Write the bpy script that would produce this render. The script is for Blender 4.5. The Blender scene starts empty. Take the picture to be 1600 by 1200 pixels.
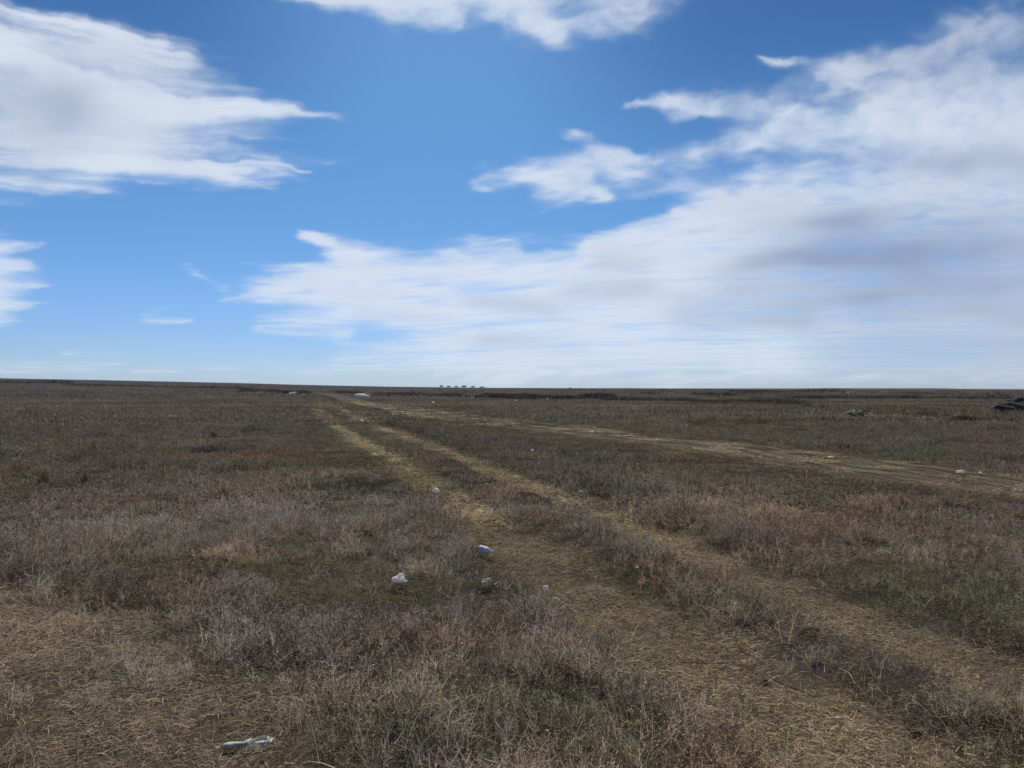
import bpy, bmesh, math, random, time
import numpy as np
from mathutils import Vector, Matrix

# ------------------------------------------------------------------ camera, sky, sun, exposure
scene = bpy.context.scene
EYE = 1.6
F = 1209.0                    # focal length of the photograph in its own pixels (1600 wide)
HZ = 609.5                    # its true horizon line
cam_d = bpy.data.cameras.new("camera"); cam = bpy.data.objects.new("camera", cam_d)
scene.collection.objects.link(cam)
cam_d.sensor_width = 36.0; cam_d.lens = 36.0 * F / 1600.0
cam_d.clip_start = 0.05; cam_d.clip_end = 80000
cam.location = (0, 0, EYE)
cam.rotation_euler = (math.radians(90) + math.atan((HZ - 600) / F), 0, 0)
scene.camera = cam

SUN_EL, SUN_AZ = 47.0, -5.0   # degrees; azimuth from +Y toward +X
world = bpy.data.worlds.new("World"); scene.world = world; world.use_nodes = True
wn = world.node_tree.nodes; wl = world.node_tree.links
for n in list(wn): wn.remove(n)
sky = wn.new('ShaderNodeTexSky'); sky.sky_type = 'NISHITA'; sky.sun_disc = False
sky.sun_elevation = math.radians(SUN_EL); sky.sun_rotation = math.radians(SUN_AZ)
sky.altitude = 300; sky.air_density = 1.0; sky.dust_density = 0.35; sky.ozone_density = 2.2
bg = wn.new('ShaderNodeBackground'); bg.inputs['Strength'].default_value = 0.112
wo = wn.new('ShaderNodeOutputWorld')
# the clear air of the photograph: bluer than the model, paler toward the horizon, darker away from the sun's glow, with lens vignetting tinted in
geo = wn.new('ShaderNodeTexCoord'); sep = wn.new('ShaderNodeSeparateXYZ'); wl.new(geo.outputs['Generated'], sep.inputs[0])
air = wn.new('ShaderNodeValToRGB'); wl.new(sep.outputs['Z'], air.inputs[0]); er = air.color_ramp
er.elements[0].position = 0.0; er.elements[0].color = (.415, .56, .93, 1); er.elements[1].position = 0.07; er.elements[1].color = (.37, .53, .85, 1)
for p_, c_ in ((.20, (.325, .54, .76, 1)), (.36, (.36, .61, .79, 1)), (.6, (.36, .60, .80, 1))):
    e_ = er.elements.new(p_); e_.color = c_
dt = wn.new('ShaderNodeVectorMath'); dt.operation = 'DOT_PRODUCT'; wl.new(geo.outputs['Generated'], dt.inputs[0])
sa = math.radians(SUN_AZ); dt.inputs[1].default_value = (math.cos(sa), -math.sin(sa), 0)     # how far to either side of the sun
ab = wn.new('ShaderNodeMath'); ab.operation = 'ABSOLUTE'; wl.new(dt.outputs['Value'], ab.inputs[0])
def mrange(src, a, b, lo, hi):
    n_ = wn.new('ShaderNodeMapRange'); n_.interpolation_type = 'SMOOTHSTEP'; wl.new(src, n_.inputs[0])
    for i_, v_ in enumerate((a, b, lo, hi)): n_.inputs[i_ + 1].default_value = v_
    return n_.outputs[0]
up_ = mrange(sep.outputs['Z'], .20, .43, 0, 1); off_ = mrange(ab.outputs[0], .04, .33, 0, 1)
mu = wn.new('ShaderNodeMath'); mu.operation = 'MULTIPLY'; wl.new(up_, mu.inputs[0]); wl.new(off_, mu.inputs[1])
dk = wn.new('ShaderNodeMix'); dk.data_type = 'RGBA'; wl.new(mu.outputs[0], dk.inputs[0]); dk.inputs[6].default_value = (1, 1, 1, 1); dk.inputs[7].default_value = (.54, .63, .74, 1)
m1_ = wn.new('ShaderNodeMix'); m1_.data_type = 'RGBA'; m1_.blend_type = 'MULTIPLY'; m1_.inputs[0].default_value = 1; wl.new(sky.outputs[0], m1_.inputs[6]); wl.new(air.outputs[0], m1_.inputs[7])
m2_ = wn.new('ShaderNodeMix'); m2_.data_type = 'RGBA'; m2_.blend_type = 'MULTIPLY'; m2_.inputs[0].default_value = 1; wl.new(m1_.outputs[2], m2_.inputs[6]); wl.new(dk.outputs[2], m2_.inputs[7])
wl.new(m2_.outputs[2], bg.inputs['Color']); wl.new(bg.outputs[0], wo.inputs['Surface'])

sd = bpy.data.lights.new("sun", 'SUN'); sd.energy = 5.0; sd.angle = math.radians(0.53); sd.color = (1.0, 0.93, 0.83)
sun = bpy.data.objects.new("sun", sd); scene.collection.objects.link(sun)
to_sun = Vector((math.sin(math.radians(SUN_AZ)) * math.cos(math.radians(SUN_EL)), math.cos(math.radians(SUN_AZ)) * math.cos(math.radians(SUN_EL)), math.sin(math.radians(SUN_EL))))
sun.rotation_euler = to_sun.to_track_quat('Z', 'Y').to_euler(); sun.location = (0, 0, 30)

scene.view_settings.view_transform = 'Standard'; scene.view_settings.look = 'None'
scene.view_settings.exposure = 0.0; scene.view_settings.gamma = 1.0
scene.render.engine = 'CYCLES'
scene.cycles.max_bounces = 4; scene.cycles.diffuse_bounces = 2; scene.cycles.transparent_max_bounces = 12

T0 = time.time()
def log(*a): print('[%.1fs]' % (time.time() - T0), *a)

# ------------------------------------------------------------------ value noise and the cloud field
# ---- noise
_rng=np.random.RandomState(7)
_T=_rng.rand(256,256).astype(np.float32)
def vn(x,y):
    xi=np.floor(x).astype(np.int64); yi=np.floor(y).astype(np.int64)
    fx=(x-xi).astype(np.float32); fy=(y-yi).astype(np.float32)
    fx=fx*fx*(3-2*fx); fy=fy*fy*(3-2*fy)
    a=_T[yi&255,xi&255]; b=_T[yi&255,(xi+1)&255]; c=_T[(yi+1)&255,xi&255]; d=_T[(yi+1)&255,(xi+1)&255]
    return (a*(1-fx)+b*fx)*(1-fy)+(c*(1-fx)+d*fx)*fy
def fbm(x,y,o=5,g=0.5):
    s=0;a=1;t=0
    for i in range(o):
        s=s+a*vn(x+17.3*i,y+31.7*i); t+=a; a*=g; x,y=(x*0.8-y*0.6)*2.03,(x*0.6+y*0.8)*2.03
    return s/t
def sfbm(x,y,o=5,g=0.5):   # no rotation between octaves: keeps streaks straight
    s=0;a=1;t=0
    for i in range(o):
        s=s+a*vn(x+17.3*i,y+31.7*i); t+=a; a*=g; x=x*1.7; y=y*2.1
    return s/t
# ---- strokes of the cloud field: x0,y0,x1,y1,w0,w1,amp  in a chart 1209 units per tangent unit, horizon v=609
STROKES=[
(-160,190,180,165,125,80,1.1),(-120,95,200,100,70,34,.75),(60,150,505,180,75,7,.8),(100,200,500,243,55,8,.5),(130,225,405,289,45,4,.7),
(-120,275,140,280,45,20,.75),(160,85,350,122,34,8,.75),(300,150,520,182,16,3,.45),(240,170,440,180,60,14,.5),(200,230,470,280,50,8,.3),(260,128,470,160,16,3,.5),(280,160,530,176,18,3,.6),(260,190,500,214,18,3,.5),(250,215,480,262,18,3,.5),(230,245,430,286,18,3,.6),(220,110,400,140,20,4,.5),(180,70,300,96,24,8,.4),(-60,40,120,40,30,14,.45),
(-60,385,62,383,22,3,.95),(-60,420,42,416,26,5,.85),(-60,450,70,447,26,3,.7),(-60,478,72,474,20,2,.85),(-60,497,36,502,14,2,.8),(-60,520,10,440,40,40,.5),
(228,498,296,500,9,3,.75),(240,482,280,478,7,4,.3),(292,418,314,428,6,5,.38),(306,430,345,458,8,6,.4),(345,450,380,465,6,4,.22),
(100,551,200,550,7,3,.42),(-50,574,420,566,12,8,.36),(210,580,290,580,3,2,.4),(315,576,375,575,2,2,.45),(0,580,150,581,3,2,.4),(-50,563,180,566,10,8,.2),
(474,366,560,398,7,18,1.3),(520,385,590,418,14,26,.7),(384,412,560,425,4,14,.48),(355,466,560,447,4,32,1.0),(440,452,800,452,26,62,1.3),
(600,432,1000,480,38,80,1.2),(415,497,720,496,8,40,.8),(398,515,545,524,5,12,.9),(530,535,700,545,6,20,.5),(540,560,820,560,14,30,.6),(440,575,800,585,12,18,.4),(560,470,800,530,30,50,.6),
(640,425,820,425,16,28,.65),(688,394,805,412,4,14,.75),(855,420,1015,402,30,30,1.0),(800,440,960,420,24,40,.8),(1010,425,1150,430,40,60,.8),
(755,282,905,272,14,24,.62),(840,262,1085,248,14,20,1.0),(900,212,965,250,10,22,.75),(760,262,930,305,8,14,.4),(850,300,935,305,18,8,.45),(1000,285,1150,300,20,20,.3),
(985,156,1070,158,6,16,.62),(1050,165,1175,165,16,26,.85),(1180,150,1290,145,20,12,.4),(1075,235,1260,205,16,50,.85),(1230,205,1420,195,45,60,.85),(1400,200,1700,220,60,85,.95),
(1190,94,1320,98,5,20,.75),(1320,112,1436,78,12,9,.7),(1240,120,1400,150,18,18,.4),(1300,108,1435,78,18,16,.7),(1400,105,1700,150,24,90,.48),(1450,60,1700,20,22,50,.4),(1300,150,1700,150,22,60,.34),(1090,125,1150,118,8,10,.2),
(930,380,1180,338,8,34,.75),(1000,335,1260,300,14,26,.5),(1080,310,1700,285,20,60,.75),(1200,350,1700,330,60,80,.95),(1060,370,1700,410,50,120,.95),(1050,430,1700,470,60,90,.85),
(900,500,1250,510,70,60,.8),(1200,520,1700,520,40,50,.55),(800,545,1200,560,34,24,.65),(1150,570,1700,575,20,20,.38),(700,592,1700,592,14,14,.35),
(1450,492,1700,485,8,14,.55),(1270,525,1500,500,8,8,.4),
(450,-8,790,-12,10,24,.9),(535,-4,690,10,16,28,.85),(600,18,632,70,18,8,.14),(560,-30,1000,-60,40,60,.8),(815,-20,868,58,34,16,.8),(850,40,1010,10,30,26,.45),(800,30,1000,50,14,20,.25),
(-200,-100,400,-160,60,60,.7),(1000,-150,1900,-120,50,90,.6),(1700,200,2300,260,140,120,.8),(1700,450,2400,480,120,80,.7),(-900,300,-300,260,60,120,.8),(-900,520,-200,540,20,30,.5),
]
# thick parts, their backlit shade painted in as grey: same form
GREYS=[(-60,165,100,180,70,50,.55),(-40,250,60,270,40,30,.4),(1330,395,1700,385,80,110,.85),(1200,400,1500,380,40,60,.35),(1080,490,1250,500,28,24,.6),(1380,80,1700,90,50,80,.7),(740,465,860,485,18,16,.5),(900,455,1000,450,22,18,.35),
(560,490,700,505,14,12,.35),(1150,450,1350,470,30,30,.3),(940,410,1010,412,12,14,.4),(1400,240,1700,260,30,30,.45),(1250,250,1500,258,12,12,.3),(1300,545,1700,560,30,44,.55),(1380,480,1700,490,50,60,.3),(760,530,900,540,16,16,.35),(470,470,560,475,8,8,.2),(420,200,480,210,6,5,.1)]
# clear gaps
GAPS=[(985,330,1150,300,14,12,.6),(920,345,1100,325,18,14,.5),(1090,190,1200,190,14,8,.3),(1270,140,1340,150,12,10,.5),(1250,160,1400,168,8,6,.4),(890,432,935,438,7,6,.5),(1300,474,1480,478,5,6,.25),(1180,245,1340,252,7,8,.3),(820,392,900,388,14,8,.8),(560,515,640,530,10,10,.25),(1460,505,1600,508,4,5,.2),(1350,530,1600,535,4,4,.2),(850,590,1200,575,5,5,.2)]
def field(X,Y,L,streak=True,seed=0):
    out=np.zeros_like(X)
    for i,(x0,y0,x1,y1,w0,w1,a) in enumerate(L):
        w=max(w0,w1)*2.6+25
        m=(X>min(x0,x1)-w)&(X<max(x0,x1)+w)&(Y>min(y0,y1)-w)&(Y<max(y0,y1)+w)
        if not m.any(): continue
        x=X[m];y=Y[m]
        d=math.hypot(x1-x0,y1-y0); tx,ty=(x1-x0)/d,(y1-y0)/d
        t=((x-x0)*tx+(y-y0)*ty); n=(-(x-x0)*ty+(y-y0)*tx)
        tt=np.clip(t/d,0,1); ww=w0+(w1-w0)*tt
        e=np.where(t<0,-t,np.where(t>d,t-d,0))/(0.5*(w0+w1)*0.9+ww*0.5)
        r2=(n/ww)**2+e**2
        f=np.exp(-r2*.95)
        if streak:
            q=sfbm(t/150+i*3.1+seed,n/(7+.35*ww)+i*7.7,4,0.6)
            f=f*(0.45+1.1*q)
        out[m]+=a*f
    return out
def blur(a,n,passes=2):
    for _ in range(passes):
        for ax in (0,1):
            p=np.pad(a,[(n,n) if q==ax else (0,0) for q in (0,1)],mode='edge'); c=np.cumsum(p,axis=ax,dtype=np.float64)
            c=np.concatenate([np.zeros_like(np.take(c,[0],ax)),c],ax); w=2*n+1
            a=(np.take(c,range(w,c.shape[ax]),ax)-np.take(c,range(0,c.shape[ax]-w),ax))/w
    return a
def clouds(X,Y):
    k=np.clip((609-Y)/300,0.10,1.2)
    wx=(fbm(X/150,Y/(70*k+8),3)-.5)*24+(fbm(X/34+9,Y/(16*k+3)+5,4)-.5)*26
    wy=((fbm(X/130+40,Y/(65*k+8)+3,3)-.5)*20+(fbm(X/32+3,Y/(15*k+3)+15,4)-.5)*18)*k
    Xw=X+wx; Yw=Y+wy
    D=field(Xw,Yw,STROKES)-field(Xw,Yw,GAPS,False)
    D=np.clip(D,0,None)
    # fibres: level and strong on the left, soft and billowing on the right
    lf=1/(1+np.exp((X-560)/60))/(1+np.exp((Y-335)/14))
    sl=np.where(X<620,(0.06+.16*np.clip((190-Y)/120,0,1)+.08*np.clip((Y-200)/80,0,1))*lf,-0.16*np.clip((X-620)/300,0,1))
    U=X+wx*.8; V=(Y-sl*(X-300))+wy*.8
    n1=fbm(U/190,V/(85*k+8),5,.55)
    n2=fbm(U/62,V/(30*k+5),5,.60)
    n3=sfbm(U/(150+220*lf)+50,V/(10*k+5+7*lf),5,.62)
    n4=fbm(X/22+3+wx*.1,V/(13*k+2),4,.65)
    n5=fbm(X/95+wx/40,Y/(52*k+6)+wy/40+33,5,.55)
    m=(n1-.5)*2.0+(n2-.5)*(2.3-1.2*lf)+(n3-.5)*(0.5+3.9*lf)+(n4-.5)*(0.9-.4*lf)+(n5-.5)*2.2*(1-lf)
    D=1.35*np.tanh(D/1.35)
    tau=D**1.9*(1.75-.45*lf)*np.exp(m*1.45/(0.62+(.85-.25*lf)*D))
    tau=tau-0.02
    dens=1-np.exp(-np.clip(tau,0,None))
    Gf=field(Xw,Yw,GREYS,False)
    th=np.clip(Gf*.75*(.6+.8*n1)+((n1-.5)*.6+(n5-.5)*.6+(n2-.5)*.35)*np.clip(D-.2,0,1),0,1)
    soft=blur(dens,3); dens=.62*dens+.38*soft*np.where(soft<.3,.8+soft*.66,1)
    th=blur(th,5)
    return np.clip(dens*.97,0,1).astype(np.float32),th.astype(np.float32)

# ------------------------------------------------------------------ helpers
def tag(o, label=None, cat=None, group=None, kind=None):
    if label: o['label'] = label
    if cat: o['category'] = cat
    if group: o['group'] = group
    if kind: o['kind'] = kind
    return o
def smooth(a, b, x):
    t = np.clip((x - a) / (b - a), 0, 1); return t * t * (3 - 2 * t)
def mesh_np(name, V, Q, mat=None, attrs=None, shade=False, parent=None, link=True):
    """V (n,3); Q (m,4) or (m,3) integer faces"""
    me = bpy.data.meshes.new(name); V = np.asarray(V, np.float32); Q = np.asarray(Q, np.int32)
    k = Q.shape[1]
    me.vertices.add(len(V)); me.vertices.foreach_set('co', V.ravel())
    me.loops.add(Q.size); me.loops.foreach_set('vertex_index', Q.ravel())
    me.polygons.add(len(Q)); me.polygons.foreach_set('loop_start', np.arange(0, Q.size, k, dtype=np.int32))
    me.polygons.foreach_set('use_smooth', np.full(len(Q), shade))
    for an, av in (attrs or {}).items():
        av = np.asarray(av, np.float32)
        if av.ndim == 1:
            at = me.attributes.new(an, 'FLOAT', 'POINT'); at.data.foreach_set('value', av)
        else:
            at = me.attributes.new(an, 'FLOAT_VECTOR', 'POINT'); at.data.foreach_set('vector', av.ravel())
    me.update(calc_edges=True); me.validate()
    if mat: me.materials.append(mat)
    o = bpy.data.objects.new(name, me)
    if link: scene.collection.objects.link(o)
    if parent: o.parent = parent
    return o
class NT:
    """small node-tree writer"""
    def __init__(s, name):
        s.m = bpy.data.materials.new(name); s.m.use_nodes = True; s.t = s.m.node_tree
        for n in list(s.t.nodes): s.t.nodes.remove(n)
        s.out = s.t.nodes.new('ShaderNodeOutputMaterial')
    def n(s, ty, **kw):
        nd = s.t.nodes.new(ty)
        for k, v in kw.items():
            if k.startswith('i_'):
                key = k[2:]; key = int(key) if key.isdigit() else key.replace('_', ' ')
                s.put(nd.inputs[key], v)
            else: setattr(nd, k, v)
        return nd
    def put(s, sock, v):
        if isinstance(v, bpy.types.NodeSocket): s.t.links.new(v, sock)
        elif isinstance(v, bpy.types.Node): s.t.links.new(v.outputs[0], sock)
        else: sock.default_value = v
    def math(s, op, a, b=0.0, c=None, clamp=False):
        nd = s.t.nodes.new('ShaderNodeMath'); nd.operation = op; nd.use_clamp = clamp
        s.put(nd.inputs[0], a); s.put(nd.inputs[1], b)
        if c is not None: s.put(nd.inputs[2], c)
        return nd.outputs[0]
    def mix(s, f, a, b, mode='MIX'):
        nd = s.t.nodes.new('ShaderNodeMix'); nd.data_type = 'RGBA'; nd.blend_type = mode
        s.put(nd.inputs[0], f); s.put(nd.inputs[6], a); s.put(nd.inputs[7], b); return nd.outputs[2]
    def ramp(s, f, a, b, lo=0.0, hi=1.0, smooth=True):
        nd = s.t.nodes.new('ShaderNodeMapRange'); nd.interpolation_type = 'SMOOTHSTEP' if smooth else 'LINEAR'
        s.put(nd.inputs[0], f); s.put(nd.inputs[1], a); s.put(nd.inputs[2], b); s.put(nd.inputs[3], lo); s.put(nd.inputs[4], hi); return nd.outputs[0]
    def noise(s, vec, scale, detail=4, rough=0.55, dist=0.0):
        nd = s.t.nodes.new('ShaderNodeTexNoise'); s.put(nd.inputs['Vector'], vec); nd.inputs['Scale'].default_value = scale
        nd.inputs['Detail'].default_value = detail; nd.inputs['Roughness'].default_value = rough; nd.inputs['Distortion'].default_value = dist
        return nd.outputs[0]
    def attr(s, name, ty='GEOMETRY', out='Fac'):
        nd = s.t.nodes.new('ShaderNodeAttribute'); nd.attribute_name = name; nd.attribute_type = ty; return nd.outputs[out]
def rgb(r, g, b): return (r, g, b, 1.0)

# ------------------------------------------------------------------ the lie of the land
def chart(px, py, h=0.0):
    """where a line of sight through the photograph's (px, py) meets level ground"""
    y = (EYE - h) * F / (py - HZ); return ((px - 800) / F * y, y)
def dense(pts, n=24):
    P = np.array(pts, float); t = np.arange(len(P)); out = []
    for i in range(len(P) - 1):
        p0 = P[max(i - 1, 0)]; p1 = P[i]; p2 = P[i + 1]; p3 = P[min(i + 2, len(P) - 1)]
        for k in range(n):
            u = k / n
            out.append(0.5 * ((2 * p1) + (-p0 + p2) * u + (2 * p0 - 5 * p1 + 4 * p2 - p3) * u * u + (-p0 + 3 * p1 - 3 * p2 + p3) * u ** 3))
    out.append(P[-1]); return np.array(out)
def path(px_pts, head=(), tail=()):
    return dense(list(head) + [chart(*p) for p in px_pts] + list(tail), 10)
RUT_L = path([(1440, 1215), (1290, 1130), (1120, 1045), (985, 965), (860, 880), (745, 803), (700, 768), (612, 712), (562, 690), (528, 665), (503, 648), (497, 637), (497, 628), (500, 622)], head=[(3.4, 1.4), (2.6, 2.2)])
RUT_R = path([(1640, 1085), (1560, 1050), (1400, 990), (1250, 925), (1100, 862), (950, 800), (800, 744), (700, 706), (640, 684), (585, 663), (545, 646), (525, 634), (512, 625)], head=[(6.2, 1.2), (4.2, 2.7)])
SIDE = path([(60, 975), (170, 1045), (250, 1120), (300, 1190)], head=[(-18, 14), (-8.5, 8.2)], tail=[(-0.7, 1.6), (0.9, -1.2)])
ROAD = path([(1600, 757), (1500, 744), (1400, 732), (1200, 706), (1100, 694), (1000, 684), (850, 666), (700, 650), (600, 634), (560, 627), (530, 621), (500, 618)], head=[(13.2, 3.5), (11.6, 7.0), (10.3, 10.2)], tail=[(-75, 260)])
BRANCH = path([(1060, 690), (1110, 676), (1180, 666), (1240, 661), (1340, 663)], tail=[(30, 40), (60, 48)])
def near(P, X, Y, want_s=False):
    """signed distance to a polyline, and the arc length along it"""
    seg = np.diff(P, axis=0); L = np.hypot(seg[:, 0], seg[:, 1]); S = np.concatenate([[0], np.cumsum(L)])
    best = np.full(X.shape, 1e9, np.float32); sg = np.ones_like(best); arc = np.zeros_like(best)
    for i in range(len(seg)):
        ux, uy = seg[i] / max(L[i], 1e-6); dx = X - P[i, 0]; dy = Y - P[i, 1]
        t = np.clip(dx * ux + dy * uy, 0, L[i]); ex = dx - t * ux; ey = dy - t * uy; d = np.hypot(ex, ey)
        m = d < best; best = np.where(m, d, best); sg = np.where(m, np.sign(ux * ey - uy * ex), sg); arc = np.where(m, S[i] + t, arc)
    return (best * sg, arc)
SKYLINE = np.array([(-3500, 600), (-1200, 588), (0, 592.5), (200, 596), (400, 600), (500, 602.5), (600, 604.3), (700, 605.6), (800, 606.3), (1000, 607.2), (1300, 607.8), (1700, 608.2), (4000, 609)])
MESA = np.array([(-4000, 609.5), (300, 609.5), (900, 609), (1100, 607), (1250, 606.8), (1280, 606.4), (1420, 606.4), (1482, 606.6), (1512, 609), (1620, 609.2), (4000, 609.3)])
# low banks of earth: (x0,y0,x1,y1) in metres on the ground, height, half width
def pk(a, b, h, w): return (*chart(*a), *chart(*b), h, w)
BANKS = [pk((1222, 621.6), (1420, 621.9), .34, 2.2), pk((1445, 622), (1500, 622), .30, 2), pk((1505, 622.3), (1560, 622.6), .3, 2), pk((1560, 623), (1800, 623.5), .34, 2),
         pk((1150, 616), (1240, 614.5), .5, 3.5), pk((1270, 614.6), (1316, 613.2), .8, 5), pk((1400, 614), (1450, 616), .5, 4), pk((1450, 616.2), (1552, 619.6), .4, 3),
         pk((1095, 617.2), (1142, 618), .6, 4), pk((1000, 613.8), (1140, 615.2), .6, 4), pk((985, 617), (1033, 616.6), 1.3, 5)]
def H(X, Y, micro=True):
    X = np.asarray(X, np.float32); Y = np.asarray(Y, np.float32)
    r = np.hypot(X, Y) + 1e-6; az = np.arctan2(X, Y); az = np.clip(az, -1.3, 1.3); px = 800 + F * np.tan(az); ca = np.cos(az)
    front = smooth(-.2, .35, Y / r)
    hs_ = 1.6 + (HZ - np.interp(px, SKYLINE[:, 0], SKYLINE[:, 1])) / F * 900 * ca
    t = smooth(70, 900, r) * (1 - 0.75 * smooth(1000, 2600, r))
    z = (hs_ * front + 1.0 * (1 - front)) * t
    hm = 1.6 + (HZ - np.interp(px, MESA[:, 0], MESA[:, 1])) / F * 5200 * ca
    z = z + hm * front * smooth(3600, 5200, r) * (1 - .8 * smooth(5600, 8500, r))
    # gentle roll of the steppe
    z = z + (fbm(X / 90 + 5, Y / 90 + 8, 3) - .5) * 1.3 * smooth(40, 260, r) * (1 - smooth(500, 1500, r))
    z = z + (fbm(X / 26 + 3, Y / 26, 3) - .5) * .26 * smooth(5, 45, r) * (1 - smooth(200, 800, r))
    for (x0, y0, x1, y1, h, w) in BANKS:
        L = math.hypot(x1 - x0, y1 - y0); ux, uy = (x1 - x0) / L, (y1 - y0) / L
        s = (X - x0) * ux + (Y - y0) * uy; e = s - np.clip(s, 0, L); d = np.hypot(-(X - x0) * uy + (Y - y0) * ux, e)
        z = z + h * (0.55 + .9 * vn(s / 9 + x0, s * 0 + y0)) * np.exp(-(d / w) ** 2)
    if micro:
        near_ = 1 - smooth(30, 110, r)
        z = z + ((fbm(X / 1.5 + 11, Y / 1.5, 4) - .5) * .13 + (fbm(X / .32, Y / .32 + 9, 3) - .5) * .028) * near_
    return z
def ruts(X, Y, z, D):
    edge = (fbm(X / .7 + 2, Y / .7, 3) - .5)
    for k, w, dep in (('dl', .50, .075), ('dr', .36, .06), ('ds', .62, .05)):
        d = np.abs(D[k]) + edge * .25; z = z - dep * (1 - smooth(w * .5, w * 1.35, d))
    d = np.abs(D['dc']) + edge * .5
    z = z - .04 * (1 - smooth(1.3, 2.3, d))
    for o, w, dep in ((-.75, .22, .075), (.7, .26, .09), (-.1, .12, .03)):
        z = z - dep * np.exp(-((D['dc'] - o + .25 * (fbm(D['sc'] / 5, D['sc'] * 0 + o, 3) - .5)) / w) ** 2)
    return z
def dists(X, Y):
    D = {}
    D['dl'], D['sl'] = near(RUT_L, X, Y); D['dr'], D['sr'] = near(RUT_R, X, Y); D['ds'], D['ss'] = near(SIDE, X, Y)
    D['dc'], D['sc'] = near(ROAD, X, Y); D['db'], _ = near(BRANCH, X, Y); return D
def ground_z(x, y):
    X = np.array([x], np.float32); Y = np.array([y], np.float32); return float(ruts(X, Y, H(X, Y), dists(X, Y))[0])
def at(px, py, h=0.0):
    """the place on the ground that the photograph shows at (px, py); h lifts the point looked at above the ground"""
    dx = (px - 800) / F; dz = (HZ - py) / F; lo = 1.5; y = lo
    ys = np.geomspace(1.5, 3000, 1500).astype(np.float32); z = H(ys * dx, ys) + h - (EYE + dz * ys)
    i = np.argmax(z > 0)
    if z[i] <= 0: i = len(ys) - 1
    a, b = float(ys[max(i - 1, 0)]), float(ys[i])
    for _ in range(18):
        m = (a + b) / 2
        if float(H(np.array([m * dx]), np.array([m]))[0]) + h - (EYE + dz * m) > 0: b = m
        else: a = m
    y = (a + b) / 2; return Vector((dx * y, y, ground_z(dx * y, y)))

# vegetation cover, 0..1 masks on the plan
def cover(X, Y, D):
    e = (fbm(X / .55 + 31, Y / .55 + 7, 4) - .5) * .62; r = np.hypot(X, Y)
    e2 = (fbm(X / 2.5 + 1, Y / 2.5 + 7, 3) - .5) * .5
    wd = .09 * smooth(9, 30, r)
    tl = 1 - smooth(.27, .52, np.abs(D['dl']) - wd + e * .7 + e2 * .35 - .12 * (1 - smooth(4, 9, r)))
    tr = 1 - smooth(.22, .44, np.abs(D['dr']) - wd * 1.3 - .05 + e * .45 + e2 * .3)
    ts = (1 - smooth(.36, .68, np.abs(D['ds']) + e + e2 * .5))
    tc = 1 - smooth(1.2, 1.75, np.abs(D['dc']) - .7 * smooth(22, 50, r) + e * 1.1)
    tb = (1 - smooth(.4, 1.1, np.abs(D['db']) + e)) * smooth(0, 4, np.abs(D['dc']))
    return tl, tr, ts, tc, tb

KEEP = []      # where litter holds the weeds down: x, y, radius
def hold(X, Y):
    w = np.ones(X.shape)
    for (x, y, rad) in KEEP:
        r = math.hypot(x, y); ux, uy = -x / r, -y / r; s = (X - x) * ux + (Y - y) * uy; L = .05 * r + .1
        e = s - np.clip(s, 0, L); d = np.hypot(e, -(X - x) * uy + (Y - y) * ux); w = w * smooth(rad * .9, rad * 1.5, d)
    return w

# ------------------------------------------------------------------ the ground sheet
def build_ground():
    r = np.concatenate([[0.0], np.geomspace(0.5, 2.2, 24)[:-1], np.geomspace(2.2, 60, 620)[:-1], np.geomspace(60, 1200, 420)[:-1], np.geomspace(1200, 14000, 110)])
    a1 = np.radians(np.linspace(-44, 44, 760)); a2 = np.radians(np.concatenate([np.linspace(44, 180, 90)[1:], np.linspace(-180, -44, 90)[1:-1]]))
    a = np.concatenate([a1, a2]); na = len(a); nr = len(r)
    A, R = np.meshgrid(a, r); X = (R * np.sin(A)).astype(np.float32); Y = (R * np.cos(A)).astype(np.float32)
    Xf, Yf = X.ravel(), Y.ravel(); log('ground verts', len(Xf))
    D = {k: np.full(Xf.shape, 60, np.float32) for k in ('dl', 'dr', 'ds', 'dc', 'db', 'sl', 'sr', 'ss', 'sc')}
    m = (np.hypot(Xf, Yf) < 420)
    Dm = dists(Xf[m], Yf[m])
    for k in Dm:
        if k in D: D[k][m] = Dm[k]
    Z = ruts(Xf, Yf, H(Xf, Yf), D)
    i = np.arange(nr - 1)[:, None] * na; j = np.arange(na)[None, :]; j2 = (j + 1) % na
    Q = np.stack([i + j, i + j2, i + na + j2, i + na + j], -1).reshape(-1, 4)[:, ::-1]
    o = mesh_np('ground', np.stack([Xf, Yf, Z], 1), Q, ground_mat(), {k: D[k] for k in ('dl', 'dr', 'ds', 'dc', 'db', 'sc')}, shade=True)
    tag(o, 'rolling dry steppe ground crossed by wheel ruts', None, None, 'structure'); return o
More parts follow.
